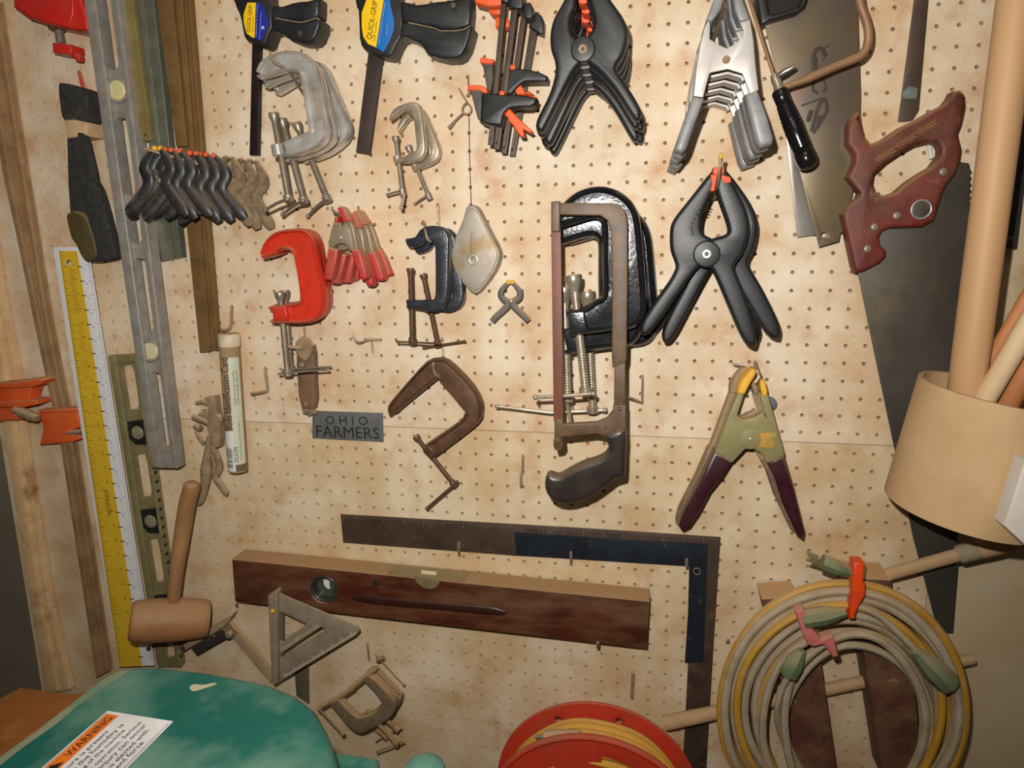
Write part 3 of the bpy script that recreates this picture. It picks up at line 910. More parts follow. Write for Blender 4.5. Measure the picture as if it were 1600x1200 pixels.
# chrome pair
bout = pxs([(1030, 730), (1060, 680), (1120, 648), (1180, 636), (1220, 656), (1237, 720), (1252, 850), (1256, 935), (1230, 990), (1180, 1012), (1075, 1018)])
binn = pxs([(1032, 752), (1062, 728), (1110, 692), (1160, 690), (1182, 740), (1195, 850), (1200, 928), (1180, 948), (1115, 980), (1078, 988)])
M_chrome = mat('tarnished_chrome', (206, 194, 174), (170, 156, 134), 40, .25, .65, dust=.2)
h = 46
t = cclamp('c_clamp', 'small chrome C-clamp in front, the browner of the two', P(650, 200, h), M_chrome, cframe(MB(), bout, binn, h - 7, h + 7, 4, 0, 2.5),
           (P(619, 220, h), P(629, 302, h), 3.6), [P(605, 304, h - 6), P(630, 297, h)], 5.5, (P(620.5, 244, h), P(621.5, 254, h), 6), 'small chrome C-clamps')
c2 = dup(t, P(664, 211, 22) - P(650, 205, 46), math.radians(-17), 'small bright chrome C-clamp behind, swung to the right')
M = MB().tube([P(631, 302, 50), P(630, 311, 54), P(627, 324, 58)], .0022, 8).ball(P(627, 325, 58), 3, 6)
link('tee_handle', M, M_chrome, t)
hook('wire hook through the small chrome C-clamps', [(634, 170, 62), (640, 176, 62), (648, 186, 40), (654, 192, 0)], 2)

# ---------------------------------------------------------------- orange and black mini bar clamps
M_mbar = mat('mini_clamp_bar', (84, 72, 62), (62, 54, 50), 50, .5, .5)
def zz(pts): return [(700 + x / 7.476, 80 + y / 7.476) for x, y in pts]
def mini(label, barq, h, head=None, pad=None, jaw=None, arm=None, trig=None, stop=None, top=None, toppad=None, slot=True):
    t = thing('mini_bar_clamp', label, 'clamp', P(*barq[2], h), 'black and orange mini bar clamps')
    (a, c, d, e) = barq
    link('bar', MB().plate([a, c, d, e], h - 3, h + 3, .5, [circ((d[0] + e[0]) / 2, d[1] - 10, 1.3, 10)]), M_mbar, t)
    if top:
        link('fixed_jaw', MB().plate(top, h - 9, h + 9, 2.5), M_black, t)
    if toppad:
        link('fixed_pad', MB().plate(toppad, h - 8, h + 8, 2), M_orange, t)
    if head:
        link('body', MB().plate(head, h - 12, h + 12, 2.5), M_grip, t)
    if arm:
        link('sliding_jaw', MB().plate(arm, h - 7, h + 7, 2), M_blackdusty, t)
    if pad:
        link('sliding_pad', MB().plate(pad, h - 9, h + 9, 1.5), M_orangepad, t)
    if trig:
        link('trigger', MB().plate(trig, h - 6, h + 6, 2), M_orange, t)
    if stop:
        link('release_lever', MB().plate(stop, h - 4, h + 13, 1.2), M_orange, t)
    return t
lowhead = zz([(405, 498), (430, 488), (580, 492), (600, 505), (820, 508), (930, 520), (1035, 550), (1010, 620), (950, 650), (840, 652), (760, 655), (700, 668), (660, 710), (640, 760), (620, 860), (480, 855), (395, 835), (378, 810)])
lowarm = zz([(255, 445), (380, 455), (400, 500), (380, 820), (345, 790), (300, 620)])
lowpad = zz([(225, 395), (370, 392), (440, 420), (460, 470), (440, 495), (400, 480), (370, 450), (225, 452)])
lowtrig = zz([(650, 740), (690, 690), (712, 668), (740, 690), (800, 760), (990, 935), (960, 958), (870, 905), (895, 995), (845, 998), (790, 920), (760, 870), (710, 820), (690, 770)])
lowstop = zz([(598, 462), (655, 462), (655, 512), (598, 512)])
uphead = zz([(675, 195), (700, 180), (800, 196), (960, 215), (1070, 245), (1160, 290), (1150, 350), (1060, 350), (900, 352), (850, 380), (800, 420), (740, 500), (640, 500)])
uparm = zz([(400, 140), (520, 145), (530, 300), (500, 470), (460, 470), (440, 370)])
uppad = zz([(372, 75), (400, 75), (528, 92), (528, 135), (490, 145), (372, 132)])
uptrig = zz([(765, 430), (800, 385), (832, 368), (880, 430), (905, 480), (940, 460), (1035, 535), (1030, 548), (900, 510), (800, 505)])
upstop = zz([(722, 155), (782, 155), (782, 212), (722, 212)])
mini('front mini bar clamp with the lowest orange pistol trigger', [(785, -20), (793, -20), (770, 226), (762, 226)], 62, lowhead, lowpad, None, lowarm, lowtrig, lowstop,
     [(782, -30), (797, -30), (794, 4), (783, 4)], [(741, -14), (783, -14), (783, 8), (765, 10), (742, 4)])
mini('second mini bar clamp, its black top jaw beside the front one', [(803, -20), (813, -20), (780, 233), (771, 233)], 46, None, None, None, None, None, None,
     [(797, -30), (818, -30), (816, 13), (796, 13)], [(763, 6), (784, 4), (784, 22), (770, 23), (763, 18)])
mini('third mini bar clamp with the upper orange trigger', [(815, 16), (824, 16), (791, 240), (783, 240)], 33, uphead, uppad, None, uparm, uptrig, upstop,
     [(818, 4), (828, 3), (833, 12), (832, 27), (826, 30), (817, 27)], [(774, 24), (790, 26), (799, 34), (798, 43), (774, 42)])
mini('rear mini bar clamp with the rightmost dusty top jaw', [(828, 44), (840, 44), (804, 244), (796, 244)], 14, None, None, None, None, None, None,
     [(829, 22), (838, 18), (846, 24), (850, 34), (848, 54), (838, 50), (826, 42)], [(784, 30), (797, 32), (797, 44), (786, 43)])

# ---------------------------------------------------------------- large black spring clamps
def teeth_pad(M, pts, h0, h1):
    for a, c in zip(pts, pts[1:]):
        for k in range(4):
            p = lerp2(a, c, (k + .5) / 4)
            M.plate([(p[0] - 1.6, p[1] - 1.3), (p[0] + 1.6, p[1] - .9), (p[0] + 1.6, p[1] + 1.3), (p[0] - 1.6, p[1] + .9)], h0, h1, .4)
M_riv = mat('bright_rivet', (226, 226, 222), None, 20, .3, .7)
def big_spring(label, at, left, right, piv, h, tips, teeth, pr, th=11, group='large black spring clamps', rivm=None):
    t = thing('spring_clamp', label, 'clamp', at, group)
    link('arm', MB().plate(left, h - th, h + th, 5, sm=3, bbev=3), M_grip, t)
    link('arm', MB().plate(right, h - th + 1, h + th + 1, 5, sm=3, bbev=3), M_grip, t)
    M = MB().disc(piv[0], piv[1], h, h + th + 4, pr, 2, 28)
    p_ = link('pivot', M, M_grip, t)
    link('rivet', MB().disc(piv[0], piv[1], h + th + 3, h + th + 6, pr * .36, 1, 20, pr * .13), rivm or M_riv, p_)
    if tips:
        M = MB()
        for q in tips:
            M.plate(q, h - th, h + th + 2.5, 1.5)
        link('jaw_pad', M, M_orangepad, t)
    if teeth:
        M = MB()
        for q in teeth:
            teeth_pad(M, q, h + th - 2, h + th + 2)
        link('teeth', M, M_dark, t)
    return t
def c9(pts): return pxs(pts, 850, 250)
def c3(pts): return pxs(pts, 700, 0)
# stack of five at the top
LA = c3([(700, -160), (735, -60), (720, 0), (660, 110), (638, 200), (640, 300), (665, 380), (668, 450), (640, 560), (600, 650), (555, 740), (548, 800), (585, 825), (625, 760), (700, 610), (780, 450), (830, 390), (870, 350), (880, 270), (840, 235), (800, 230), (770, 180), (770, 100), (800, 30), (800, -60), (780, -160)])
RA = c3([(900, -160), (985, -60), (1020, 0), (1085, 90), (1120, 170), (1118, 260), (1090, 350), (1050, 420), (1105, 510), (1185, 640), (1207, 700), (1190, 750), (1150, 728), (1040, 560), (950, 450), (890, 400), (860, 370), (850, 280), (860, 235), (900, 180), (910, 120), (890, 40), (870, -40), (830, -160)])
t = big_spring('front clamp of the stack of five large black spring clamps at the top', P(910, 77, 120), LA, RA, c3([(842, 305)])[0], 120,
               [c3([(820, -60), (850, -60), (872, 15), (840, 25), (815, 15)])], [c3([(805, 25), (772, 110), (772, 180), (810, 230)]), c3([(865, 10), (905, 100), (905, 140)])], 15, rivm=M_dusty)
for i, w in enumerate(('second', 'third', 'fourth', 'rearmost')):
    dup(t, (.0005 * i, .0245 * (i + 1), -.0035 * (i + 1)), math.radians((1.5, -2, 3, -1)[i]), '%s clamp of the stack of five large black spring clamps at the top' % w)
hook('steel hook carrying the stack of large black spring clamps', [(908, 10, 0), (906, -12, 70), (904, -20, 140)], 2.5, sm=0)
# three in the middle right
LB = c9([(1085, 48), (1040, 80), (960, 180), (880, 280), (812, 370), (790, 440), (792, 560), (822, 650), (820, 690), (780, 765), (690, 890), (612, 1015), (604, 1085), (640, 1095), (690, 1050), (770, 940), (950, 690), (1000, 655), (1060, 640), (1085, 570), (1060, 500), (1010, 470), (985, 430), (990, 350), (1030, 250), (1070, 170), (1085, 120)])
RB = c9([(1110, 48), (1140, 70), (1200, 170), (1262, 300), (1285, 400), (1280, 480), (1240, 590), (1200, 650), (1202, 700), (1262, 850), (1330, 1070), (1325, 1150), (1300, 1165), (1240, 1115), (1150, 910), (1060, 700), (1000, 640), (960, 600), (1000, 540), (1060, 490), (1130, 470), (1155, 440), (1130, 350), (1095, 250), (1075, 170), (1085, 100)])
t = big_spring('front large black spring clamp with orange pads and a bright rivet below the silver clamps', P(1120, 280, 84), LB, RB, c9([(1018, 588)])[0], 84,
               [c9([(1060, 45), (1125, 40), (1130, 80), (1085, 95), (1055, 85)]), c9([(1040, 90), (1085, 92), (1066, 195), (1038, 195), (1050, 150)]), c9([(1105, 90), (1165, 105), (1172, 140), (1130, 145), (1110, 120)])],
               [c9([(1050, 195), (985, 300), (920, 410), (930, 470)]), c9([(1030, 260), (1000, 330)]), c9([(1085, 200), (1120, 320), (1155, 440)]), c9([(1090, 190), (1130, 310)])], 17)
LB2 = c9([(1085, 48), (1040, 80), (960, 180), (880, 280), (812, 370), (790, 440), (792, 560), (822, 650), (820, 690), (780, 765), (690, 890), (612, 1015), (604, 1085), (640, 1095), (690, 1050), (770, 940), (950, 690), (1000, 655), (1060, 640), (1085, 570), (1060, 520), (1000, 502), (935, 450), (922, 380), (958, 290), (1020, 190), (1062, 120)])
RB2 = c9([(1110, 48), (1140, 70), (1200, 170), (1262, 300), (1285, 400), (1280, 480), (1240, 590), (1200, 650), (1202, 700), (1262, 850), (1330, 1070), (1325, 1150), (1300, 1165), (1240, 1115), (1150, 910), (1060, 700), (1000, 640), (960, 600), (1000, 550), (1060, 525), (1150, 500), (1205, 440), (1200, 370), (1150, 260), (1100, 160), (1090, 100)])
t2 = big_spring('second large black spring clamp, its right handle spread to the right', P(1120, 268, 56), LB2, RB2, c9([(1018, 588)])[0], 56, None, None, 16, th=9)
t2.rotation_euler = (0, math.radians(-8), 0)
dup(t2, (0, .026, 0), math.radians(-2.5), 'rear large black spring clamp nearest the board in the stack with orange pads')
yh = hook('yellow tipped wire hook above the large spring clamp with orange pads', [(1126, 244, 122), (1126, 249, 122), (1122, 285, 110), (1118, 305, 60), (1113, 312, 0)], 1.9)
link('tip', MB().ball(P(1126, 244, 122), 3.2), M_yellowpad, yh)

# ---------------------------------------------------------------- silver spring clamps
M_sil = mat('silver_enamel', (192, 188, 183), (176, 170, 162), 30, .4, .25, .1, bscale=400, c3=(196, 168, 140), s3=16, lo3=.6, hi3=.8)
M_vinyl = mat('grey_vinyl_grip', (140, 140, 140), (118, 118, 120), 40, .42, 0, .15, dust=.3)
def c4(pts): return pxs(pts, 1000, 0)
H = 136
t = thing('spring_clamp', 'front silver spring clamp with grey vinyl grips, topmost of five', 'clamp', P(1135, 94, H), 'silver spring clamps')
body = c4([(425, 125), (400, 180), (372, 300), (348, 450), (335, 600), (395, 610), (408, 560), (432, 468), (440, 455), (548, 432), (640, 460), (655, 500), (690, 590), (742, 560), (722, 400), (710, 250), (688, 120), (620, 130), (645, 190), (640, 225), (600, 268), (545, 302), (480, 272), (436, 242), (440, 150)])
link('body', MB().plate(body, H - 3, H, 1).plate(c4([(425, 125), (400, 180), (372, 300), (348, 450), (335, 600), (350, 602), (362, 450), (388, 300), (418, 180), (440, 130)]), H - 22, H - 1, .8)
     .plate(c4([(742, 560), (722, 400), (710, 250), (688, 120), (674, 122), (696, 250), (708, 400), (726, 566)]), H - 22, H - 1, .8)
     .plate(c4([(440, 470), (548, 446), (640, 470), (655, 500), (640, 510), (630, 486), (548, 462), (448, 486)]), H - 22, H - 1, .8), M_sil, t)
link('rivet', MB().disc(*c4([(540, 370)])[0], H - 2, H + 2, 4.5, 1, 18), M_dusty, t)
link('jaw_pad', MB().plate(c4([(490, -80), (548, -80), (505, 60), (452, 135), (412, 128), (440, 50)]), H - 22, H + 3, 3), M_vinyl, t)
link('jaw_pad', MB().plate(c4([(575, -80), (620, -80), (660, 40), (690, 120), (622, 138), (592, 60)]), H - 22, H + 3, 3), M_vinyl, t)
link('grip', MB().plate(c4([(328, 598), (405, 612), (345, 770), (292, 925), (262, 958), (212, 938), (230, 880), (275, 750)]), H - 24, H + 3, 5, bbev=3), M_vinyl, t)
link('grip', MB().plate(c4([(655, 590), (735, 556), (790, 700), (838, 860), (830, 895), (750, 925), (725, 880), (690, 740)]), H - 24, H + 3, 5, bbev=3), M_vinyl, t)
link('spring', MB().lathe(P(1135, 92, H - 22), P(1135, 92, H - 3), [(0, 10), (.5, 10.5), (1, 10)], 16), M_steel, t)
for i, w in enumerate(('second', 'third', 'fourth', 'rearmost')):
    dup(t, (-.001 * (i + 1), .027 * (i + 1), -.0032 * (i + 1)), math.radians((-.8, .6, -1.2, .5)[i]), '%s of the five nested silver spring clamps with grey grips' % w)
hook('steel hook carrying the silver spring clamps', [(1134, 20, 0), (1135, -10, 80), (1135, -16, 150)], 2.5, sm=0)

# ---------------------------------------------------------------- red C-clamps and scraper
M_redc = mat('red_painted_iron', (204, 54, 34), (188, 46, 30), 26, .3, 0, .12, dust=.3, bscale=220, c3=(196, 60, 40), s3=14)
rout = pxs([(250, 590), (268, 535), (310, 482), (365, 453), (430, 444), (500, 442), (545, 468), (572, 530), (592, 640), (625, 780), (636, 880), (620, 950), (575, 992), (480, 1010), (310, 1006)], 350, 250)
rinn = pxs([(254, 604), (345, 578), (345, 560), (400, 545), (435, 560), (456, 590), (470, 650), (490, 770), (500, 870), (478, 898), (400, 912), (298, 925)], 350, 250)
h = 50
fr = cframe(MB(), rout, rinn, h - 10, h + 10, 2, 3.4).plate(pxs([(297, 922), (385, 912), (395, 1004), (310, 1008)], 350, 250), h - 13, h + 13, 3)
t = cclamp('c_clamp', 'front red C-clamp hanging left of the red tipped spring clamps', P(465, 390, h), M_redc, fr, (P(438, 466, h), P(449.5, 584, h), 5), [P(436, 584, h + 4), P(470, 581, h + 6), P(512, 577.5, h + 8)], 8.5, None, 'red C-clamps', M_steel)
dup(t, P(473, 384, 22) - P(465, 384, 50), math.radians(1), 'rear red C-clamp hidden behind the front one, second screw showing')
hook('wire peg hook below the red C-clamps, bent to the left', [(414, 575, 1), (414.5, 579, 6), (417, 600, 7), (418, 609, 8), (414, 612, 14), (392, 615, 36)], 2.2)
hook('thin wire hook between the red C-clamp and the scraper', [(474, 504, 1), (475, 510, 5), (477, 535, 7)], 1.5, sm=0)
M_scr = mat('scraper_handle_brown', (122, 92, 70), (98, 72, 56), 30, .6, 0, .1, dust=.3)
t = thing('scraper', 'brown handled scraper hanging by a dusty bolt under the red C-clamps', 'scraper', P(478, 545, 10))
link('handle', MB().plate([(462, 545), (487, 540), (490, 556), (491, 600), (492.5, 625), (490, 639), (471, 639), (466, 620), (463.5, 580)], 6, 20, 3), M_scr, t)
link('blade', MB().plate([(471, 638), (491, 638), (494, 647), (487, 648), (483, 651), (478, 648), (473, 647)], 9, 14, .6), M_dusty, t)
link('rivet', MB().disc(477, 632, 19, 21.5, 3, .8, 14), M_dusty, t)
t = thing('bolt', 'dust covered bolt with a pointed plate over the scraper', 'bolt', P(474, 545, 24))
link('plate', MB().plate([(461, 535), (468, 527), (480, 529), (488, 541), (484, 556), (477, 565), (463, 556), (460, 545)], 22, 30, 2), M_dusty, t)
link('shank', MB().rod(P(440, 541, 44), P(472, 544, 30), 3, 10), M_dusty, t)
link('nut', MB().lathe(P(467, 570, 24), P(472, 570, 34), [(0, 4), (.5, 5), (1, 4)], 8), M_steel, t)

# ---------------------------------------------------------------- red tipped spring clamps
M_redv = mat('red_vinyl', (190, 34, 40), (168, 28, 36), 20, .42, 0, .08, dust=.85)
M_zinc = mat('dusty_zinc_plate', (164, 150, 128), (140, 126, 104), 30, .45, .5, .1, dust=.5)
def q2(pts): return [(500 + x / 8.573, 320 + y / 8.573) for x, y in pts]
h = 62
t = thing('spring_clamp', 'front small spring clamp with red vinyl tips and handles', 'clamp', P(531, 372, h), 'small spring clamps with red tips')
link('body', MB().plate(q2([(185, 235), (285, 245), (285, 325), (330, 215), (405, 340), (450, 600), (400, 612), (385, 560), (340, 525), (260, 518), (200, 535), (165, 590), (110, 570), (145, 350)]), h - 2, h, .5)
     .plate(q2([(330, 215), (420, 225), (450, 330), (505, 590), (450, 604), (405, 340)]), h - 16, h - 1, 1.5).plate(q2([(185, 235), (145, 350), (110, 570), (125, 574), (160, 350), (200, 240)]), h - 16, h - 1, .5), M_zinc, t)
link('rivet', MB().disc(*q2([(265, 440)])[0], h - 1, h + 2, 2.4, .8, 12), M_riv, t)
link('jaw_tip', MB().plate(q2([(225, 50), (260, 15), (310, 40), (400, 215), (320, 235), (270, 150)]), h - 16, h + 2, 2), M_redv, t)
link('jaw_tip', MB().plate(q2([(195, 150), (240, 160), (235, 240), (185, 232)]), h - 16, h + 2, 2), M_redv, t)
link('grip', MB().plate(q2([(105, 565), (240, 605), (215, 760), (165, 980), (130, 1010), (50, 1000), (42, 960), (75, 760)]), h - 16, h + 2.5, 3), M_redv, t)
link('grip', MB().plate(q2([(410, 605), (505, 588), (570, 740), (632, 960), (610, 1005), (540, 1000), (500, 900), (440, 740)]), h - 16, h + 2.5, 3), M_redv, t)
for i, (w, dx, dy, rz) in enumerate((('second', 14, 9, -4), ('third', 25, 6, 3), ('rearmost', 33, 3, 7))):
    dup(t, P(531 + dx, 372 + dy, h - 17 * (i + 1)) - P(531, 372, h), math.radians(-rz), '%s small spring clamp with dusty red vinyl tips, in the stack of four' % w)
hook('wire hook holding the red tipped spring clamps', [(587, 350, 1), (576, 350, 10), (540, 338, 50), (521, 330, 72), (519, 323, 74)], 2)

# ---------------------------------------------------------------- black C-clamps and chalk reel
M_blkc = mat('black_japanned_iron', (50, 53, 60), (66, 69, 76), 60, .28, .4, .35, bscale=260, spec=.7)
def c8(pts): return pxs(pts, 600, 300)
kout = c8([(130, 292), (190, 282), (220, 238), (270, 214), (330, 212), (380, 232), (405, 290), (404, 400), (400, 600), (386, 690), (350, 738), (280, 750), (230, 735), (152, 725)])
kinn = c8([(135, 322), (155, 345), (215, 340), (245, 312), (295, 304), (314, 330), (318, 400), (319, 600), (310, 670), (250, 676), (150, 680)])
h = 44
t = cclamp('c_clamp', 'front small black C-clamp beside the chalk line reel', P(670, 380, h), M_blkc, cframe(MB(), kout, kinn, h - 9, h + 9, 2, 0, 3), (P(641.5, 426, h), P(644.5, 534, h), 4.4),
           [P(621, 534, h + 4), P(645, 535, h + 6), P(687, 537, h + 8)], 6, (P(642.5, 468, h), P(643.5, 482, h), 7.5), 'small black C-clamps', M_rust)
dup(t, P(684, 390, 18) - P(672, 385, 44), math.radians(-11), 'rear small black C-clamp, tilted behind the chalk line reel')
hook('wire hook standing above the small black C-clamps', [(684, 318, 1), (684.5, 322, 5), (686, 352, 6)], 1.7, sm=0)
hook('bent wire hook around the small black C-clamp', [(661, 346, 4), (663, 350, 30), (665, 362, 58), (668, 373, 62), (673, 378, 58)], 2)
M_reel = mat('worn_aluminium_case', (168, 160, 146), (150, 142, 128), 30, .5, .3, .1, c3=(152, 126, 84), s3=22, lo3=.5, hi3=.62)
t = thing('chalk_reel', 'diamond shaped metal chalk line reel hanging by its string', 'chalk line', P(738, 390, 12))
ro = c8([(540, 80), (565, 84), (590, 110), (620, 170), (680, 285), (718, 360), (722, 415), (690, 500), (630, 585), (570, 640), (500, 580), (430, 500), (406, 415), (410, 355), (455, 260), (495, 165), (512, 100)])
link('case', MB().plate(ro, 3, 26, 2.5, sm=2), M_reel, t)
ri = [((x - 740.5) * .9 + 740.5, (y - 391) * .92 + 391) for x, y in ro]
link('cover', MB().plate(ri, 25, 28, 1.2, sm=2), M_reel, t)
link('ring', MB().disc(738.7, 406, 27, 31, 8, 1, 24, 4.6), M_riv, t)
link('crank', MB().plate([(735.5, 361), (739.5, 361), (741, 404), (735, 404)], 27.5, 30, .8).disc(737.5, 363, 28, 32, 2.2), M_reel, t)
link('string', MB().tube([P(736, 320, 12), P(735, 290, 8), P(733.5, 240, 5), (P(732.5, 182, 10))], .0006, 6), mat('red_brown_string', (130, 92, 84), None, 60, .9), t)
t = thing('string_hook', 'small bent metal string hook hanging on a peg above the chalk reel', 'hook', P(728, 160, 12))
link('wire', MB().tube([P(*q) for q in smooth2([(717, 138, 14), (724, 150, 14), (730, 160, 13), (736, 168, 12), (735, 176, 12), (729, 178, 13), (723, 175, 14), (724, 166, 14), (730, 160, 15)], False, 4)], .0014, 8), M_dusty, t)
link('tail', MB().tube([P(725, 176, 13), P(712, 188, 13), P(701, 201, 14)], [.0016, .0018, .003], 8), mat('leather_tab', (140, 112, 98), None, 50, .8), t)
hook('thin wire peg holding the chalk reel string', [(731.5, 118, 1), (731.5, 122, 6), (732.5, 150, 12)], 1.3, sm=0)

# ---------------------------------------------------------------- tiny grey spring clamp
M_gry = mat('dusty_grey_plastic', (84, 82, 80), (104, 100, 94), 40, .6, 0, .2, dust=.6)
pp = [(801, 442, 3), (806, 447, 4), (812, 456, 5), (811, 465, 5.5), (801, 474, 6), (808, 484, 5.5), (818, 493, 5.5), (826, 502, 5)]
small_clamp('spring_clamp', 'single tiny grey spring clamp with yellow pads left of the hacksaw', P(797.5, 471, 20), M_gry, M_yellowpad, pp, (797.5, 471), 20, None, .9, .7)
# ---------------------------------------------------------------- hooks around the middle
hook('bent wire peg lying sideways beside the red C-clamp screws', [(551, 525, 26), (556, 533, 24), (563, 535, 20), (576, 531, 10), (594, 531, 2)], 1.9)
hook('pale wire peg hanging under the sideways bent peg', [(581, 530, 1), (581, 536, 6), (582, 551, 7)], 1.5, sm=0)
hook('wire hook above the brown C-clamp', [(690.5, 528, 1), (691, 533, 5), (692.5, 557, 6)], 1.7, sm=0)
hook('doubled wire peg hanging alone left of the hacksaw handle', [(817, 711, 1), (817, 715, 6), (816, 738, 8), (814, 742, 14), (814, 761, 16)], 1.9)
hook('bent wire hook right of the hacksaw frame', [(1004, 587, 1), (1004, 591, 6), (1003.5, 622, 8), (1003, 629, 12), (996, 626, 24), (981, 620, 44)], 1.7)
# ---------------------------------------------------------------- large black C-clamps with threaded screws
M_jap = mat('glossy_black_iron', (30, 32, 36), (42, 44, 48), 50, .22, .2, .4, bscale=180, spec=.8)
M_thread = mat('bright_thread', (186, 176, 158), (150, 138, 120), 60, .3, .6, dust=.25)
def big_c(label, dx, dy, h, screw, tbar, padr, rimtop=True):
    o_ = [(870 + dx, 343 + dy), (884 + dx, 322 + dy), (905 + dx, 305 + dy), (935 + dx, 297 + dy), (962 + dx, 303 + dy), (982 + dx, 318 + dy), (993 + dx, 340 + dy), (998 + dx, 380 + dy), (1003 + dx, 440 + dy), (1005 + dx, 478 + dy), (1000 + dx, 497 + dy), (985 + dx, 508 + dy), (955 + dx, 511 + dy), (912 + dx, 517 + dy), (890 + dx, 521 + dy)]
    i_ = [(872 + dx, 352 + dy), (890 + dx, 347 + dy), (925 + dx, 337 + dy), (939 + dx, 340 + dy), (946 + dx, 354 + dy), (946 + dx, 400 + dy), (947 + dx, 450 + dy), (944 + dx, 466 + dy), (932 + dx, 473 + dy), (912 + dx, 485 + dy), (886 + dx, 489 + dy)]
    fr = cframe(MB(), o_, i_, h - 13, h + 13, 3, 5.0).plate([(885 + dx, 488 + dy), (913 + dx, 485 + dy), (919 + dx, 518 + dy), (892 + dx, 523 + dy)], h - 15, h + 15, 3)
    return cclamp('c_clamp', label, P(940 + dx, 400 + dy, h), M_jap, fr, screw, tbar, padr, None, 'large black C-clamps behind the hacksaw', M_thread, tb_r=2.6)
big_c('front large black C-clamp behind the hacksaw frame', 0, 0, 84, (P(897, 445, 84), P(915, 612, 90), 6.5, 3.8), [P(837, 621, 96), P(880, 619, 98), P(927, 615, 100)], 12)
big_c('second large black C-clamp behind the hacksaw, screw next to the rusty blade', -6, 28, 54, (P(882, 463, 54), P(887, 624, 60), 6.5, 3.8), [P(886, 630, 40), P(889, 645, 66), P(892, 664, 92)], 12)
big_c('third large black C-clamp behind the hacksaw, its right edge standing out', 18, 26, 23, (P(918, 470, 23), P(926, 642, 30), 6.5, 3.8), [P(777, 635, 34), P(860, 645, 32), P(945, 641, 30)], 12)
hook('thick steel peg under the top arm of the large black C-clamps', [(931, 338, 0), (930, 336, 60), (929, 334, 108), (929, 328, 110)], 2.6, sm=0)

# ---------------------------------------------------------------- hacksaw
M_hack = mat('brown_patinated_steel', (98, 72, 46), (76, 55, 36), 60, .5, .05, .1, dust=.3)
M_hblade = mat('rusty_orange_blade', (116, 66, 46), (94, 62, 52), 24, .55, .1, .1, c3=(138, 80, 46), s3=12)
M_hgrip = mat('worn_black_handle', (44, 38, 36), (58, 50, 46), 24, .32, 0, .1, dust=.2)
t = thing('hacksaw', 'old hacksaw with a brown frame, rusty blade and black pistol handle', 'saw', P(930, 560, 112))
h = 112
link('frame', MB().plate([(872, 317), (955, 317), (968, 320), (977, 330), (981, 350), (981, 450), (979, 560), (977, 567), (957, 575), (956, 560), (956, 400), (954, 360), (949, 345), (938, 337), (872, 336)], h - 5, h + 5, 1.5), M_hack, t)
link('sliding_arm', MB().plate([(960, 566), (977, 564), (977, 638), (959, 638)], h - 4, h + 4, 1), M_hack, t)
link('blade_holder', MB().plate([(861, 315), (873, 314), (875, 318), (875, 362), (861, 362)], h - 7, h + 9, 1.5), M_hack, t)
link('blade', MB().plate([(861, 350), (876, 350), (878, 500), (879.5, 657), (865, 658), (863, 500)], h + 1, h + 3, .3), M_hblade, t)
link('lower_arm', MB().plate([(866, 656), (879, 656), (880, 664), (932, 661), (947, 655), (957, 643), (958, 634), (978, 634), (978, 700), (956, 705), (948, 692), (942, 681), (930, 678), (878, 683), (880, 698), (866, 700)], h - 6, h + 6, 1.5), M_hack, t)
link('wing_nut', MB().disc(870, 690, h - 8, h + 8, 5, 1).plate([(864, 694), (876, 690), (878, 702), (867, 704)], h - 3, h + 3, 1), M_hack, t)
g = pxs([(985, 640), (1035, 610), (1110, 610), (1110, 750), (1105, 890), (1090, 912), (1045, 925), (1000, 958), (900, 1028), (780, 1073), (690, 1073), (632, 1040), (602, 980), (605, 912), (622, 886), (650, 888), (690, 898), (760, 858), (840, 820), (930, 790), (982, 760), (1002, 720), (992, 690), (975, 665)], 700, 520)
link('handle', MB().plate(g, h - 13, h + 13, 9, sm=2, segs=5, bbev=8), M_hgrip, t)
link('rivet', MB().disc(967, 640, h + 4, h + 14, 2.2, .8, 12), M_rust, t)
link('rivet', MB().disc(946, 668, h + 4, h + 8, 2.2, .8, 12), M_rust, t)

# ---------------------------------------------------------------- OHIO FARMERS plate
M_plate = mat('grey_zinc_plate', (116, 118, 116), (102, 102, 100), 30, .5, .3, .1)
t = thing('name_plate', 'grey metal plate stamped OHIO FARMERS below the scraper', 'sign', P(544, 667, 2))
pl = link('plate', MB().plate([(488, 642), (598, 645.5), (599, 691), (488, 685)], .5, 2.2, .3), M_plate, t)
M = MB()
for b_, a, e, s_ in (('O H I O', (509, 663), (575, 664.5), .95), ('FARMERS', (495, 682), (593, 686), 1.0)):
    T_ = text('', b_, a, e, 2.3, None, None, size=s_)
    M.add(T_.v, T_.f)
link('lettering', M, M_ink, pl, smooth=False)

# ---------------------------------------------------------------- brown C-clamp
bo = pxs([(1050, 590), (1042, 550), (1060, 510), (1180, 370), (1280, 265), (1345, 246), (1400, 258), (1480, 330), (1560, 420), (1605, 510), (1607, 580), (1580, 640), (1400, 780), (1300, 855)], 350, 500)
bi = pxs([(1080, 570), (1100, 545), (1300, 380), (1345, 350), (1360, 370), (1520, 560), (1515, 590), (1480, 640), (1275, 780)], 350, 500)
h = 30
fr = cframe(MB(), bo, bi, h - 10, h + 10, 2, 3.2).plate(pxs([(1238, 820), (1275, 780), (1320, 830), (1285, 868)], 350, 500), h - 11, h + 11, 2.5)
cclamp('c_clamp', 'rusty brown C-clamp hanging open to the lower left beside the name plate', P(690, 640, h), M_rust, fr, (P(653, 686, h), P(709.5, 757, h), 4), [P(714, 753, h + 5), P(705, 761, h + 6), P(667, 794, h + 8)], 6, None, None, M_rust, tb_r=2)
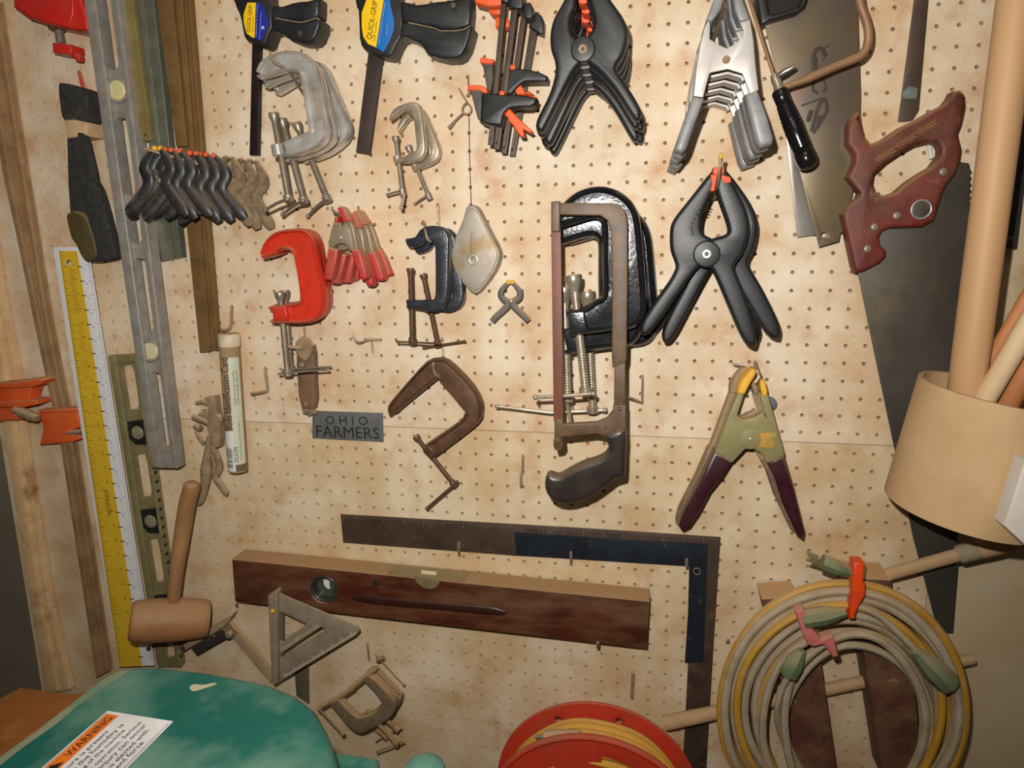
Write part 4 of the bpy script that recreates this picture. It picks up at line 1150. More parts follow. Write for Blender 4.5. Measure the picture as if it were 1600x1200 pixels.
hook('grey flat peg over the top corner of the brown C-clamp', [(678, 566, 2), (677, 568, 44), (678, 578, 46), (681, 586, 46), (686, 588, 42)], 2.4)

# ---------------------------------------------------------------- yellow tipped, maroon handled clamps
M_olc = mat('olive_painted_steel', (150, 142, 96), (130, 122, 80), 24, .42, .1, .05, c3=(122, 124, 96), s3=16, dust=.6)
M_maroon = mat('maroon_vinyl', (58, 20, 34), (48, 16, 28), 20, .32, 0, .05, c3=(84, 40, 50), s3=30, lo3=.62, hi3=.75, dust=.35)
M_stick = mat('worn_orange_sticker', (214, 148, 44), (160, 140, 80), 60, .6)
def c14(pts): return pxs(pts, 1000, 550)
h = 54
t = thing('spring_clamp', 'front large spring clamp with yellow jaw tips and maroon handles', 'clamp', P(1172, 690, h), 'large maroon handled spring clamps')
link('body', MB().plate(c14([(620, 250), (650, 262), (606, 400), (650, 432), (720, 420), (770, 395), (796, 420), (752, 270), (800, 268), (905, 640), (795, 692), (752, 628), (705, 602), (655, 608), (578, 690), (468, 630), (540, 440)]), h - 3, h, 1.0)
     .plate(c14([(620, 250), (468, 630), (490, 642), (645, 256)]), h - 24, h - 1, 1).plate(c14([(800, 268), (905, 640), (890, 650), (786, 270)]), h - 24, h - 1, 1)
     .plate(c14([(606, 398), (650, 424), (720, 410), (775, 375), (785, 410), (740, 450), (660, 470), (600, 440)]), h - 18, h - 2, 2), M_olc, t)
link('rivet', MB().disc(1173, 687, h - 1, h + 2.5, 2.6, .8, 14), M_riv, t)
link('hub', MB().disc(1173, 687, h - 2, h + 1, 14, .8, 24), M_olc, t)
link('sticker', MB().plate(c14([(735, 508), (848, 506), (852, 530), (830, 545), (846, 575), (820, 598), (738, 596)]), h, h + .4, .1), M_stick, t)
link('jaw_tip', MB().plate(c14([(700, 105), (735, 110), (720, 150), (690, 200), (655, 266), (612, 262), (618, 215), (650, 160)]), h - 22, h + 3, 3), M_yellowpad, t)
link('jaw_tip', MB().plate(c14([(752, 165), (785, 190), (798, 240), (798, 275), (765, 280), (748, 200)]), h - 22, h + 3, 3), M_yellowpad, t)
link('grip', MB().plate(c14([(465, 618), (578, 690), (520, 780), (440, 880), (372, 1010), (312, 1098), (262, 1122), (242, 1095), (262, 1020), (380, 800)]), h - 24, h + 3, 5, bbev=3), M_maroon, t)
link('grip', MB().plate(c14([(790, 690), (902, 645), (962, 850), (1032, 1130), (1022, 1180), (980, 1152), (890, 950), (840, 790)]), h - 24, h + 3, 5, bbev=3), M_maroon, t)
M_dustyolive = mat('sawdust_on_olive', (156, 136, 104), (134, 116, 84), 40, .9, 0, .1, dust=.9)
M_dustymar = mat('sawdust_on_maroon', (128, 104, 82), (104, 80, 66), 40, .85, 0, .1, dust=.8)
c2 = dup(t, P(1160, 686, 26) - P(1171, 690, 54), math.radians(-1.2), 'rear large spring clamp covered in sawdust, left of the yellow tipped one', mats={M_olc.name: M_dustyolive, M_maroon.name: M_dustymar, M_yellowpad.name: M_dustyolive}, skip=('sticker',))
hook('short bright wire end left of the yellow jaw tips', [(1146, 568, 10), (1148, 569, 30), (1160, 570, 34)], 1.9, mat('bright_wire', (226, 220, 206), None, 20, .3, .4))
hook('grey hook end between the yellow jaw tips', [(1180, 566, 0), (1182, 576, 60), (1186, 588, 66), (1180, 598, 68)], 2.6)
tag(link('magnet_disc', MB().disc(1203, 632, 4, 12, 10, 1.5, 24), mat('blue_grey_disc', (108, 116, 124), None, 20, .5, .2)), 'blue grey disc peeping out right of the yellow tipped clamp', 'disc')

# ---------------------------------------------------------------- framing squares
M_sq = mat('brown_steel_square', (92, 74, 62), (70, 58, 50), 18, .42, .35, .05, c3=(112, 98, 84), s3=40, lo3=.56, hi3=.75)
M_sqb = mat('blued_steel_square', (44, 52, 62), (34, 38, 46), 14, .38, .35, .05, c3=(84, 90, 96), s3=60, lo3=.6, hi3=.75)
t = thing('framing_square', 'large brown steel framing square', 'square', P(1100, 850, 3))
link('blade', MB().plate([(532, 804), (900, 825), (1126, 840), (1115, 1010), (1103, 1215), (1066, 1215), (1075, 1040), (1083, 885), (800, 868), (536, 848)], 1.5, 4, .4), M_sq, t)
M = MB()
for k in range(150):
    a = lerp2((536, 804.4), (1122, 840), k / 150)
    L_ = 9 if k % 8 == 0 else 5 if k % 2 == 0 else 3.5
    M.add([P(a[0], a[1], 4.1), P(a[0] + .6, a[1], 4.1), P(a[0] + .8, a[1] + L_, 4.1), P(a[0] + .2, a[1] + L_, 4.1)], [(0, 1, 2, 3)])
link('scale_marks', M, mat('worn_scale', (130, 114, 98), None, 40, .6), t, smooth=False)
t = thing('framing_square', 'smaller dark blue steel framing square lying on the brown one', 'square', P(1085, 865, 7))
link('blade', MB().plate([(803, 833), (1106, 851), (1104, 900), (1099, 1035), (1070, 1036), (1075, 960), (1077, 885), (808, 868)], 5, 8, .5), M_sqb, t)
link('bare_end', MB().plate([(796, 832), (803, 832.5), (808, 868.5), (800, 868)], 5, 7.6, .4), M_sq, t)
link('punched_mark', MB().disc(1089, 893, 7, 8.4, 6, .3, 18, 4.6), M_steel, t)
for i, (lab, pts) in enumerate((('grey peg hook holding the left arm of the brown framing square', [(718, 868, 0), (717.5, 866, 9), (717, 862, 14), (717, 847, 14)]),
                                ('grey peg hook holding the blue framing square near its middle', [(893, 880, 0), (892.5, 878, 10), (892, 875, 16), (892, 862, 16)]),
                                ('grey peg hook in the inner corner of the blue framing square', [(1074, 889, 0), (1073.5, 887, 10), (1073, 884, 16), (1073, 873, 16)]))):
    hook(lab, pts, 2.4, sm=0, group='peg hooks under the framing squares')

# ---------------------------------------------------------------- wooden level
M_mahog = mat('dark_mahogany', (84, 36, 22), (56, 24, 15), 9, .42, 0, .08, stretch=(.4, 1, 1.3), c3=(104, 50, 28), s3=7, lo3=.5, hi3=.75, dust=1.0, dustc=(172, 136, 96))
M_brass = mat('dull_brass_plate', (150, 136, 96), (130, 116, 78), 40, .5, .4, dust=.5, dustc=(170, 150, 112))
t = thing('spirit_level', 'old dark wooden spirit level with brass vial plate on the lower board', 'level', P(690, 930, 20))
h = 44
groove = rslot(556, 938, 782, 956, 16)
link('body', MB().plate([(362, 874), (1015, 940), (1011, 1014), (367, 940)], 3, h, 1.5, [circ(506, 921, 21)]), M_mahog, t)
M = MB()
M.disc(506, 921, h - 12, h + 1.2, 25, 2.5, 36, 19.5)
link('sight_ring', M, mat('grey_ring', (92, 92, 86), (70, 70, 66), 30, .3, .6), t)
link('sight_glass', MB().disc(506, 921, 6, h - 12, 20, 3, 28), mat('dark_sight_glass', (72, 76, 66), (54, 56, 50), 40, .15), t)
link('sight_spot', MB().plate([(505, 906), (513, 907), (515, 921), (509, 919), (505, 912)], h - 12, h - 9, 1), M_white, t)  # plain white patch set in front of the dark sight glass
link('knot_screw', MB().disc(587, 912, h - 1, h + .8, 5, .5, 16), M_dark, t)
link('vial_cup', MB().plate([(647 + 20 * (1 + math.cos(a)), 903 + 17 * math.sin(a) + 3.6 * math.cos(a)) for a in [math.pi * k / 16 for k in range(17)]], h - 1, h + 1, .5), M_brass, t)
a, c = P(604, 898.6, h), P(724, 910.6, h)
up = V((0, 0, 1))
link('top_plate', MB().add([a + V((0, .001, .0012)), c + V((0, .001, .0012)), c + V((0, .036, .0012)), a + V((0, .036, .0012))], [(0, 1, 2, 3)]), M_brass, t, smooth=False)
link('top_vial', MB().rod(a.lerp(c, .42) + V((0, .016, .003)), a.lerp(c, .62) + V((0, .016, .003)), 3.4, 12), M_vial, t)
gr = MB()
q = smooth2([(548, 934, h - .5, .5), (560, 936, h + .3, 5), (600, 940, h + .6, 7), (680, 947, h + .6, 7), (760, 954, h + .6, 7), (782, 957, h + .3, 5), (794, 958, h - .5, .5)], False, 4)
gr.tube([P(x, y, z) for x, y, z, r_ in q], [r_ / 1000 for x, y, z, r_ in q], 12, flat=.25)
link('finger_groove', gr, mat('groove_mahogany', (58, 28, 20), (48, 22, 16), 30, .4), t)
hook('grey peg end under the right half of the wooden level', [(934, 1012, 0), (934, 1011, 46), (934, 1004, 50)], 2.4, sm=0)
hook('wire peg under the left end of the wooden level', [(370, 948, 0), (370, 947, 24), (369, 942, 30)], 2.0, sm=0)

# ---------------------------------------------------------------- speed square, try square, strip
M_spd = mat('scratched_aluminium', (168, 152, 130), (146, 132, 112), 40, .5, .25, .1, c3=(164, 150, 128), s3=70, lo3=.55, hi3=.7, dust=.4)
def c22(pts): return pxs(pts, 350, 900)
t = thing('speed_square', 'grey aluminium triangular speed square below the wooden level', 'square', P(480, 990, 30))
h = 52
tri = c22([(320, 100), (838, 320), (845, 345), (820, 372), (330, 672), (322, 640)])
h1 = c22([(345, 225), (352, 222), (512, 298), (510, 308), (362, 415), (345, 405)])
h2 = c22([(345, 492), (500, 388), (608, 318), (632, 335), (618, 350), (470, 440), (465, 430), (360, 512), (345, 510)])
link('plate', MB().plate(tri, h - 3, h, .6, [h1, h2]), M_spd, t)
link('fence', MB().plate(c22([(274, 122), (318, 95), (330, 110), (336, 660), (322, 680), (298, 676)]), h - 14, h + 8, 1), M_spd, t)
M = MB()
for k in range(60):
    a = lerp2(c22([(380, 640)])[0], c22([(830, 365)])[0], k / 60)
    L_ = 7 if k % 8 == 0 else 3.5
    M.add([P(a[0], a[1] - 1, h + .1), P(a[0] + 1.1, a[1] - 1.6, h + .1), P(a[0] + 1.1 - L_ * .45, a[1] - 1.6 - L_, h + .1), P(a[0] - L_ * .45, a[1] - 1 - L_, h + .1)], [(0, 1, 2, 3)])
for k in range(34):
    a = lerp2(c22([(360, 475)])[0], c22([(600, 320)])[0], k / 34)
    M.add([P(a[0], a[1] - 2, h + .1), P(a[0] + .7, a[1] - 2.4, h + .1), P(a[0] - 1.4, a[1] - 6, h + .1), P(a[0] - 2.1, a[1] - 5.6, h + .1)], [(0, 1, 2, 3)])
link('scale_marks', M, mat('pale_engraving', (214, 200, 174), None, 40, .7), t, smooth=False)
yh = hook('yellow tipped peg holding the triangular speed square', [(426, 957, 0), (426, 956, h + 4), (426, 955, h + 12)], 2.2, sm=0)
link('tip', MB().ball(P(426, 955, h + 12), 4), M_yellowpad, yh)
M_try = mat('dusty_grey_blade', (178, 152, 118), (156, 132, 100), 30, .8, .1, .1, dust=.5)
def c23(pts): return [(270 + x / 8.571, 940 + y / 8.571) for x, y in pts]
t = thing('combination_square', 'dust covered square with dark level head behind the mallet', 'square', P(350, 990, 14))
h = 26
link('blade', MB().plate(c23([(66, 660), (90, 610), (400, 440), (520, 350), (730, 235), (820, 155), (800, 190), (752, 262), (668, 352), (80, 708)]), h - 6, h + 6, 1), M_try, t)
link('arm', MB().plate(c23([(680, 345), (752, 265), (800, 320), (1180, 760), (1330, 960), (1310, 1090), (1100, 860)]), 5, 12, .8), M_try, t)
hd = link('head', MB().plate(c23([(240, 630), (660, 365), (700, 400), (790, 490), (740, 520), (700, 505), (320, 728)]), 6, h + 4, 1.5), mat('dark_grey_head', (70, 64, 60), (54, 48, 46), 20, .5, .2, dust=.3), t)
link('nut', MB().disc(*c23([(735, 455)])[0], h, h + 8, 6, 1, 16), M_dusty, hd)
link('screw', MB().disc(*c23([(548, 465)])[0], h + 3, h + 5, 1.8, .5, 10), M_riv, hd)
strip('metal_bar', 'short grey green metal strip hanging behind the speed square', [(458, 1030), (481, 1040), (482, 1100), (463, 1088)], 4, 8, mat('grey_green_strip', (112, 104, 82), None, 30, .6, .2))

# ---------------------------------------------------------------- dusty cluster of small C-clamps
M_dcl = mat('dusty_iron', (132, 116, 92), (104, 90, 72), 50, .6, .3, .2, dust=.9, dustc=(186, 150, 104))
def c24(pts): return [(470 + x / 5.714, 980 + y / 5.714) for x, y in pts]
h = 58
o_ = c24([(250, 690), (330, 790), (430, 905), (530, 955), (640, 905), (760, 840), (830, 770), (840, 690), (800, 620), (700, 510), (600, 425)])
i_ = c24([(330, 640), (420, 740), (505, 812), (560, 800), (640, 775), (720, 695), (700, 650), (630, 560), (540, 470)])
fr = cframe(MB(), o_, i_, h - 8, h + 8, 2, 0, 2.5)
M_ = MB()
t = cclamp('c_clamp', 'front dusty three screw edge clamp under the speed square', P(560, 1090, h), M_dcl, fr, (P(*c24([(610, 770)])[0], h), P(*c24([(850, 1040)])[0], h), 4), [P(*c24([(680, 1112)])[0], h), P(*c24([(850, 1045)])[0], h + 6), P(*c24([(905, 1020)])[0], h + 6)], 5, None, 'dusty small clamps', M_dcl)
link('cross_screw', MB().screw(P(*c24([(290, 660)])[0], h + 4), P(*c24([(470, 540)])[0], h + 4), 4.2).screw(P(*c24([(430, 560)])[0], h + 4), P(*c24([(660, 375)])[0], h + 4), 4.2), M_dcl, t)
link('cross_screw', MB().screw(P(*c24([(150, 725)])[0], h + 4), P(*c24([(310, 640)])[0], h + 4), 4), M_dcl, t)
link('tee_handle', MB().tube([P(*c24([(165, 735)])[0], h + 8), P(*c24([(375, 960)])[0], h + 2)], .0024, 8).ball(P(*c24([(372, 955)])[0], h + 2), 4, 6).ball(P(*c24([(165, 735)])[0], h + 8), 3.4, 6), M_dcl, t)
h = 36
o2 = c24([(640, 400), (720, 470), (820, 580), (885, 640), (880, 700), (830, 760), (740, 840), (690, 870)])
i2 = c24([(600, 440), (700, 540), (790, 650), (800, 690), (760, 740), (700, 790), (660, 820)])
t = cclamp('c_clamp', 'middle dusty C-clamp of the cluster, its frame behind the front one', P(600, 1085, h), M_dcl, cframe(MB(), o2, i2, h - 8, h + 8, 2, 0, 2.5), (P(*c24([(720, 800)])[0], h), P(*c24([(860, 910)])[0], h), 5), [P(*c24([(820, 930)])[0], h), P(*c24([(890, 905)])[0], h)], 5, None, 'dusty small clamps', M_dcl)
link('tee_handle', MB().tube([P(*c24([(660, 375)])[0], h + 4), P(*c24([(875, 590)])[0], h + 4)], .0016, 8).ball(P(*c24([(875, 590)])[0], h + 4), 3, 6).lathe(P(*c24([(600, 410)])[0], h + 4), P(*c24([(690, 360)])[0], h + 4), [(0, 4), (.5, 6), (1, 3)], 10), M_dcl, t)
h = 16
t = cclamp('c_clamp', 'rear dusty clamp of the cluster with a thin tee handle at upper right', P(600, 1080, h), M_dcl, cframe(MB(), [(x + 3, y - 3) for x, y in o2], [(x + 3, y - 3) for x, y in i2], h - 7, h + 7, 0, 0, 2.5), (P(*c24([(690, 930)])[0], h), P(*c24([(760, 985)])[0], h), 4), [P(*c24([(675, 1020)])[0], h), P(*c24([(785, 955)])[0], h)], 4, None, 'dusty small clamps', M_dcl)
link('tee_handle', MB().tube([P(*c24([(665, 245)])[0], h + 8), P(*c24([(915, 512)])[0], h + 8)], .0013, 8).ball(P(*c24([(918, 514)])[0], h + 8), 2.6, 6).lathe(P(*c24([(680, 300)])[0], h + 8), P(*c24([(740, 272)])[0], h + 8), [(0, 4), (.5, 5), (1, 4)], 10), M_dcl, t)
hook('wire hook above the dusty clamp cluster', [(574, 1004, 1), (574, 1008, 6), (577, 1032, 8)], 1.7, sm=0)
hook('dusty flat peg standing alone above the red reel', [(989, 1048, 1), (989, 1052, 7), (988, 1075, 9), (987, 1090, 9)], 2.6, M_dusty, sm=0)
hook('dark peg end left of the extension cord coil', [(1138, 999, 0), (1138, 1003, 14), (1135, 1003, 16)], 2.0, sm=0)
hook('first pale peg seen through the saw handle', [(1452, 222, 0), (1451, 222, 6), (1455, 248, 10)], 2.4, M_white, sm=0, group='pale pegs behind the saw handle')
hook('second pale peg seen through the saw handle, right of the other', [(1458, 220, 0), (1458, 220, 6), (1461, 246, 10)], 2.4, M_white, sm=0, group='pale pegs behind the saw handle')
# ---------------------------------------------------------------- coping saw, saws
M_cop = mat('coping_saw_brown', (156, 118, 84), (132, 98, 68), 30, .5, .2, .1, dust=.3)
t = thing('coping_saw', 'brown framed coping saw with a glossy black turned handle', 'saw', P(1240, 130, 60))
h = 66
path = [(1340, -60), (1343, 0), (1352, 28), (1357, 50), (1355, 72), (1346, 86), (1330, 94), (1298, 107), (1262, 123), (1240, 131), (1222, 138)]
q = smooth2(path, False, 3)
link('frame', MB().tube([P(x, y, h) for x, y in q], [.0052 if k < len(q) - 8 else .0052 - .0002 * (k - len(q) + 8) for k in range(len(q))], 12), M_cop, t)
link('blade', MB().tube([P(1152, -60, h), P(1171, 0, h), P(1209, 118, h)], .0022, 8), M_cop, t)
link('pin', MB().tube([P(1209, 124, h), P(1226, 112, h + 8), P(1243, 103, h + 10)], [.003, .004, .002], 10), M_bright, t)
link('ferrule', MB().lathe(P(1209, 116, h), P(1219, 142, h), [(0, 4.5), (.3, 6), (.6, 5.5), (1, 7.5)], 16), M_steel, t)
M_lac = mat('black_lacquer', (18, 18, 20), (24, 24, 26), 20, .16, 0, coat=.6)
a, c = P(1217, 140, h), P(1266, 264, h)
link('handle', MB().lathe(a, c, [(0, 8), (.03, 10), (.16, 9.6), (.17, 9), (.18, 10), (.34, 11.5), (.345, 10.6), (.36, 11.8), (.38, 11.8), (.385, 11), (.4, 12), (.6, 12), (.72, 12.2), (.725, 11.2), (.74, 12.4), (.755, 11.4), (.77, 12.6), (.785, 11.6), (.8, 12.8), (.9, 12.8), (.96, 11), (.99, 6), (1, 1)], 24), M_lac, t)
M_saw = mat('stained_saw_blade', (122, 106, 76), (100, 92, 92), 7, .36, .45, .05, c3=(140, 92, 44), s3=9, lo3=.54, hi3=.74)
M_sawb = mat('grey_saw_blade', (150, 144, 136), (132, 126, 118), 14, .35, .55, c3=(122, 108, 92), s3=8)
M_sawd = mat('dark_saw_blade', (82, 78, 70), (62, 58, 52), 7, .42, .4, .04, c3=(110, 96, 68), s3=6, lo3=.52, hi3=.75)
t = thing('back_saw', 'wide stained saw blade with a black plastic handle under the coping saw', 'saw', P(1260, 120, 10))
link('blade', MB().plate([(1176, -60), (1340, -60), (1340, 0), (1345, 150), (1342, 250), (1321, 361), (1313, 365), (1311, 377), (1280, 386), (1249, 265), (1195, 38)], 20, 22, .3, [circ(1287, 367, 4)]), M_saw, t)
link('handle', MB().plate([(1178, -60), (1264, -60), (1265, -8), (1258, 11), (1247, 19), (1201, 33), (1190, 39), (1188, 30), (1180, -20)], 14, 40, 3, [[(1194, -50), (1255, -50), (1256, -8), (1248, 10), (1212, 21), (1203, 20), (1196, -15)]]), M_black, t)
link('handle_recess', MB().plate([(1190, -55), (1258, -55), (1258, -6), (1250, 13), (1210, 24), (1200, 22), (1192, -15)], 21, 26, 1), M_dark, t)
M = MB()
for pts, w in (([(1275, 108), (1271, 90), (1276, 78), (1285, 78), (1288, 88)], .003), ([(1272, 90), (1273, 112)], .004), ([(1288, 76), (1296, 70)], .001), ([(1284, 96), (1294, 84)], .001),
               ([(1268, 205), (1276, 175), (1286, 155), (1292, 170), (1284, 188), (1270, 208)], .0025), ([(1252, 165), (1290, 152)], .0012), ([(1262, 190), (1268, 172)], .003), ([(1280, 180), (1276, 200)], .0035),
               ([(1272, 125), (1270, 140), (1278, 146)], .0018), ([(1284, 120), (1290, 136), (1286, 144)], .0018)):
    M.tube([P(x, y, 22.05) for x, y in smooth2(pts, False, 4)], w, 6, flat=.06)
link('etching', M, mat('dark_etch', (54, 46, 40), (70, 58, 48), 60, .5, .3), t)
t = tag(link('saw_blade', MB().plate([(1205, 100), (1229, 220), (1246, 371), (1276, 367), (1262, 300), (1240, 200)], 10, 12, .3), M_sawb), 'grey saw blade tip sticking out left under the stained blade', 'saw blade')
t = thing('steel_strip', 'dark hanging steel strip with a torn teal sticker above the red saw handle', 'steel strip', P(1425, 100, 5))
link('strip', MB().plate([(1426, -60), (1455, -60), (1451, 0), (1436, 172), (1426, 188), (1416, 190), (1404, 190), (1429, 0)], 3, 6, .4), M_sq, t)
link('sticker', MB().plate([(1409, 148), (1420, 134), (1434, 138), (1432, 154), (1415, 154)], 6, 6.4, .1), mat('torn_teal_sticker', (104, 110, 106), (92, 150, 138), 50, .6, lo=.54, hi=.62), t)
M_redwood = mat('red_stained_handle', (104, 30, 22), (68, 24, 19), 16, .5, 0, .12, c3=(134, 92, 50), s3=36, lo3=.6, hi3=.72, dust=.9, dustc=(160, 122, 84))
t = thing('hand_saw', 'old hand saw with a carved red handle hanging blade down', 'saw', P(1420, 400, 18))
edge = []
for k in range(63):                      # teeth on the right edge
    x, y = lerp2((1515, 262), (1493, 880), k / 62)
    edge += [(x, y), (x + 3, y + 5)]
link('blade', MB().plate([(1340, 424), (1366, 550), (1407, 745), (1427, 840), (1466, 987), (1488, 987)] + edge[::-1] + [(1514, 255), (1480, 250), (1400, 300)], 26, 28, .2), M_sawd, t)
hdl = [(1324, 200), (1328, 185), (1340, 174), (1345, 175), (1347, 190), (1352, 212), (1362, 224), (1380, 217), (1410, 197), (1435, 185), (1457, 172), (1477, 162), (1485, 152), (1490, 142), (1502, 140), (1509, 147), (1510, 165), (1504, 192), (1498, 207), (1500, 217), (1504, 232), (1501, 252), (1495, 270), (1477, 295), (1471, 312), (1466, 330), (1460, 346), (1442, 355), (1390, 357), (1380, 362), (1375, 370), (1377, 382), (1386, 392), (1385, 402), (1375, 412), (1350, 425), (1339, 427), (1334, 418), (1322, 360), (1316, 335), (1325, 322), (1340, 311), (1344, 301), (1324, 277), (1335, 255), (1336, 242), (1324, 225)]
hole = [(1365, 285), (1367, 272), (1385, 255), (1407, 240), (1430, 227), (1450, 222), (1465, 222), (1471, 232), (1470, 242), (1457, 260), (1440, 270), (1420, 283), (1400, 300), (1382, 306), (1370, 300)]
link('handle', MB().plate(hdl, 16, 40, 5.5, [hole], segs=4, bbev=4), M_redwood, t)
for px, py in ((1475, 268), (1402, 337), (1367, 355), (1356, 389)):
    link('screw', MB().disc(px, py, 38, 42.5, 5, 2, 18), M_steel, t)
md = link('medallion', MB().disc(1440, 327, 38, 42, 12.5, 1.2, 28, 10.4), M_riv, t)
link('medallion_face', MB().disc(1440, 327, 38, 41, 10.5, .4, 24), mat('dark_medallion', (84, 80, 70), (64, 60, 54), 60, .5, .3), md)
M = MB()
for base, d in (((1368, 250), 1), ((1400, 228), 1), ((1432, 208), 1)):      # carved wheat sprigs
    for k in range(6):
        a = (base[0] + k * 5, base[1] - k * 3)
        M.tube([P(a[0], a[1], 40.1), P(a[0] + 5, a[1] - 7, 40.1)], .0007, 5, flat=.4).tube([P(a[0], a[1], 40.1), P(a[0] + 8, a[1] + 1, 40.1)], .0007, 5, flat=.4)
link('carving', M, mat('carved_gold', (146, 104, 56), None, 60, .7), t)

# ---------------------------------------------------------------- dowels in the cardboard tube
M_card = mat('tan_cardboard_tube', (206, 172, 128), (194, 158, 114), 14, .8, 0, .15, c3=(182, 144, 100), s3=10)
t = thing('tube_holder', 'wide tan cardboard tube holding wooden dowels at the right edge', 'tube', P(1520, 720, 120))
top, bot = P(1564, 612, 132), P(1502, 796, 124)
R_ = 87
M = MB()
n = 48
d = (bot - top).normalized()
a = V((1, 0, 0))
a = (a - d * a.dot(d)).normalized()
c = d.cross(a)
prof = [(bot, R_ - 6), (top, R_ - 6), (top, R_), (bot, R_)]
for cen, rr in prof:
    for k in range(n):
        w = 2 * math.pi * k / n
        M.v.append(cen + (a * math.cos(w) + c * math.sin(w)) * (rr / 1000))
for i in range(4):
    x, y = i * n, ((i + 1) % 4) * n
    if i < 3:
        for k in range(n):
            j = (k + 1) % n
            M.f.append((x + k, x + j, y + j, y + k))
for k in range(n):
    j = (k + 1) % n
    M.f.append((3 * n + k, 3 * n + j, j, k))
link('tube', M, M_card, t)
link('base', MB().lathe(bot - d * .014, bot - d * .002, [(0, R_ - 6.2), (1, R_ - 6.2)], n), M_card, t)
def dowel(label, p0, p1, r_, m):
    return tag(link('dowel', MB().lathe(p0, p1, [(0, r_ * .92), (.01, r_), (.99, r_), (1, r_ * .92)], 24), m), label, 'dowel', 'dowels in the cardboard tube')
M_w1 = mat('tan_dowel', (204, 164, 120), (192, 150, 106), 8, .55, 0, .05, stretch=(1, 1, .15))
M_w2 = mat('orange_brown_dowel', (196, 132, 82), (178, 116, 70), 10, .6, 0, .05)
M_w3 = mat('pale_dowel', (232, 206, 166), (222, 192, 150), 10, .5)
dowel('thick tan dowel standing nearly upright in the cardboard tube', P(1610, -160, 138), P(1498, 700, 138), 19.6, M_w1)
dowel('thin orange brown dowel leaning right in the cardboard tube', P(1672, 350, 160), P(1474, 690, 112), 7.8, M_w2)
pd = dowel('pale dowel with a small white sticker leaning right in the cardboard tube', P(1727, 305, 205), P(1494, 700, 140), 11.5, M_w3)
link('sticker', MB().plate([(1530, 631), (1547, 633), (1544, 641), (1527, 640)], 150, 164, 1), M_white, pd)
dowel('brown dowel at the right edge leaning in the cardboard tube', P(1662, 470, 172), P(1530, 710, 124), 12.5, M_w2)
M_blkbar = mat('black_bar', (44, 44, 46), (56, 54, 52), 30, .45, .2, dust=.2)
t = thing('black_tool', 'black flat bar with a round knob hanging at the far right edge', 'tool', P(1585, 300, 10))
link('bar', MB().plate([(1607, 180), (1630, 180), (1606, 250), (1589, 388), (1572, 389), (1590, 250)], -8, 12, 1.5), M_blkbar, t)
link('knob', MB().lathe(P(1568, 374, 8), P(1582, 374, 8), [(0, 5), (.2, 6), (.8, 6), (1, 5)], 14), M_rust, t)
M_wbox = mat('white_box_card', (228, 220, 210), (220, 210, 198), 10, .6)
tag(link('box', MB().plate([(1602, 720), (1569, 822), (1612, 862), (1680, 862), (1680, 720)], 221, 243, 2), M_wbox), 'corner of a white box beside the cardboard tube at the right edge', 'box')
M_dow = mat('dusty_dowel', (190, 156, 116), (168, 134, 96), 20, .8, 0, .1, dust=.5)
t = thing('rack_dowel', 'upper dusty dowel sticking right out of the cord rack with a taped collar', 'dowel', P(1480, 870, 60))
link('rod', MB().lathe(P(1386, 898, 44), P(1500, 866, 60), [(0, 9), (1, 9)], 18), M_dow, t)
link('collar', MB().lathe(P(1496, 867, 60), P(1531, 858, 64), [(0, 11), (.1, 12.5), (.9, 12.5), (1, 11)], 18), mat('grey_tape', (164, 150, 126), (146, 130, 106), 30, .8), t)
link('grip', MB().lathe(P(1529, 858.5, 63), P(1660, 820, 76), [(0, 13), (.2, 14), (1, 15)], 18), M_dow, t)

# ---------------------------------------------------------------- brown boards of the cord rack
M_brd = mat('brown_hardboard', (94, 56, 42), (78, 46, 34), 20, .6, 0, .1, c3=(110, 74, 54), s3=30, lo3=.55, hi3=.75, dust=1.0, dustc=(196, 156, 110))
t = thing('cord_rack', 'brown wooden rack of two boards behind the extension cord coil', 'rack', P(1310, 1050, 20))
link('board', MB().plate([(1190, 936), (1246, 932), (1278, 1000), (1310, 1220), (1245, 1220), (1226, 1090), (1205, 1000)], 3, 52, 2), M_brd, t)
link('board', MB().plate([(1318, 902), (1393, 906), (1394, 940), (1424, 1020), (1444, 1220), (1380, 1220), (1348, 1010), (1330, 940)], 3, 56, 2), M_brd, t)
link('plug', MB().disc(1239, 1101, 51, 52.6, 7, .6, 18), M_brd, t)
link('plug', MB().disc(1396, 1070, 55, 56.6, 8, .6, 18), M_brd, t)
tag(link('dowel', MB().lathe(P(1038, 1130, 26), P(1522, 1029, 18), [(0, 11), (.01, 12), (.3, 10), (.99, 8), (1, 7)], 18), M_dow), 'lower dusty dowel passing through both boards of the cord rack', 'dowel')

# ---------------------------------------------------------------- extension cord coil
M_cy = mat('yellow_cord_jacket', (196, 146, 40), (178, 130, 44), 30, .5, 0, .05, c3=(190, 160, 110), s3=16, lo3=.52, hi3=.7, dust=.35)
M_cg = mat('grey_cord_jacket', (178, 164, 138), (150, 132, 104), 24, .6, 0, .05, dust=.5)
M_plug = mat('green_plug', (104, 122, 86), (86, 106, 72), 30, .6, 0, .15, dust=.55)
t = thing('extension_cord', 'coil of dusty yellow and grey extension cord with green plugs', 'cord', P(1320, 1060, 60))
def loop(cx, cy, rx, ry, h, wob, ph, n=36):
    return [P(cx + rx * math.cos(2 * math.pi * k / n) * (1 + .012 * wob * math.sin(3 * 2 * math.pi * k / n + ph)),
              cy + ry * math.sin(2 * math.pi * k / n) * (1 + .012 * wob * math.cos(2 * 2 * math.pi * k / n + ph)), h + 3 * math.sin(2 * math.pi * k / n + ph)) for k in range(n)]
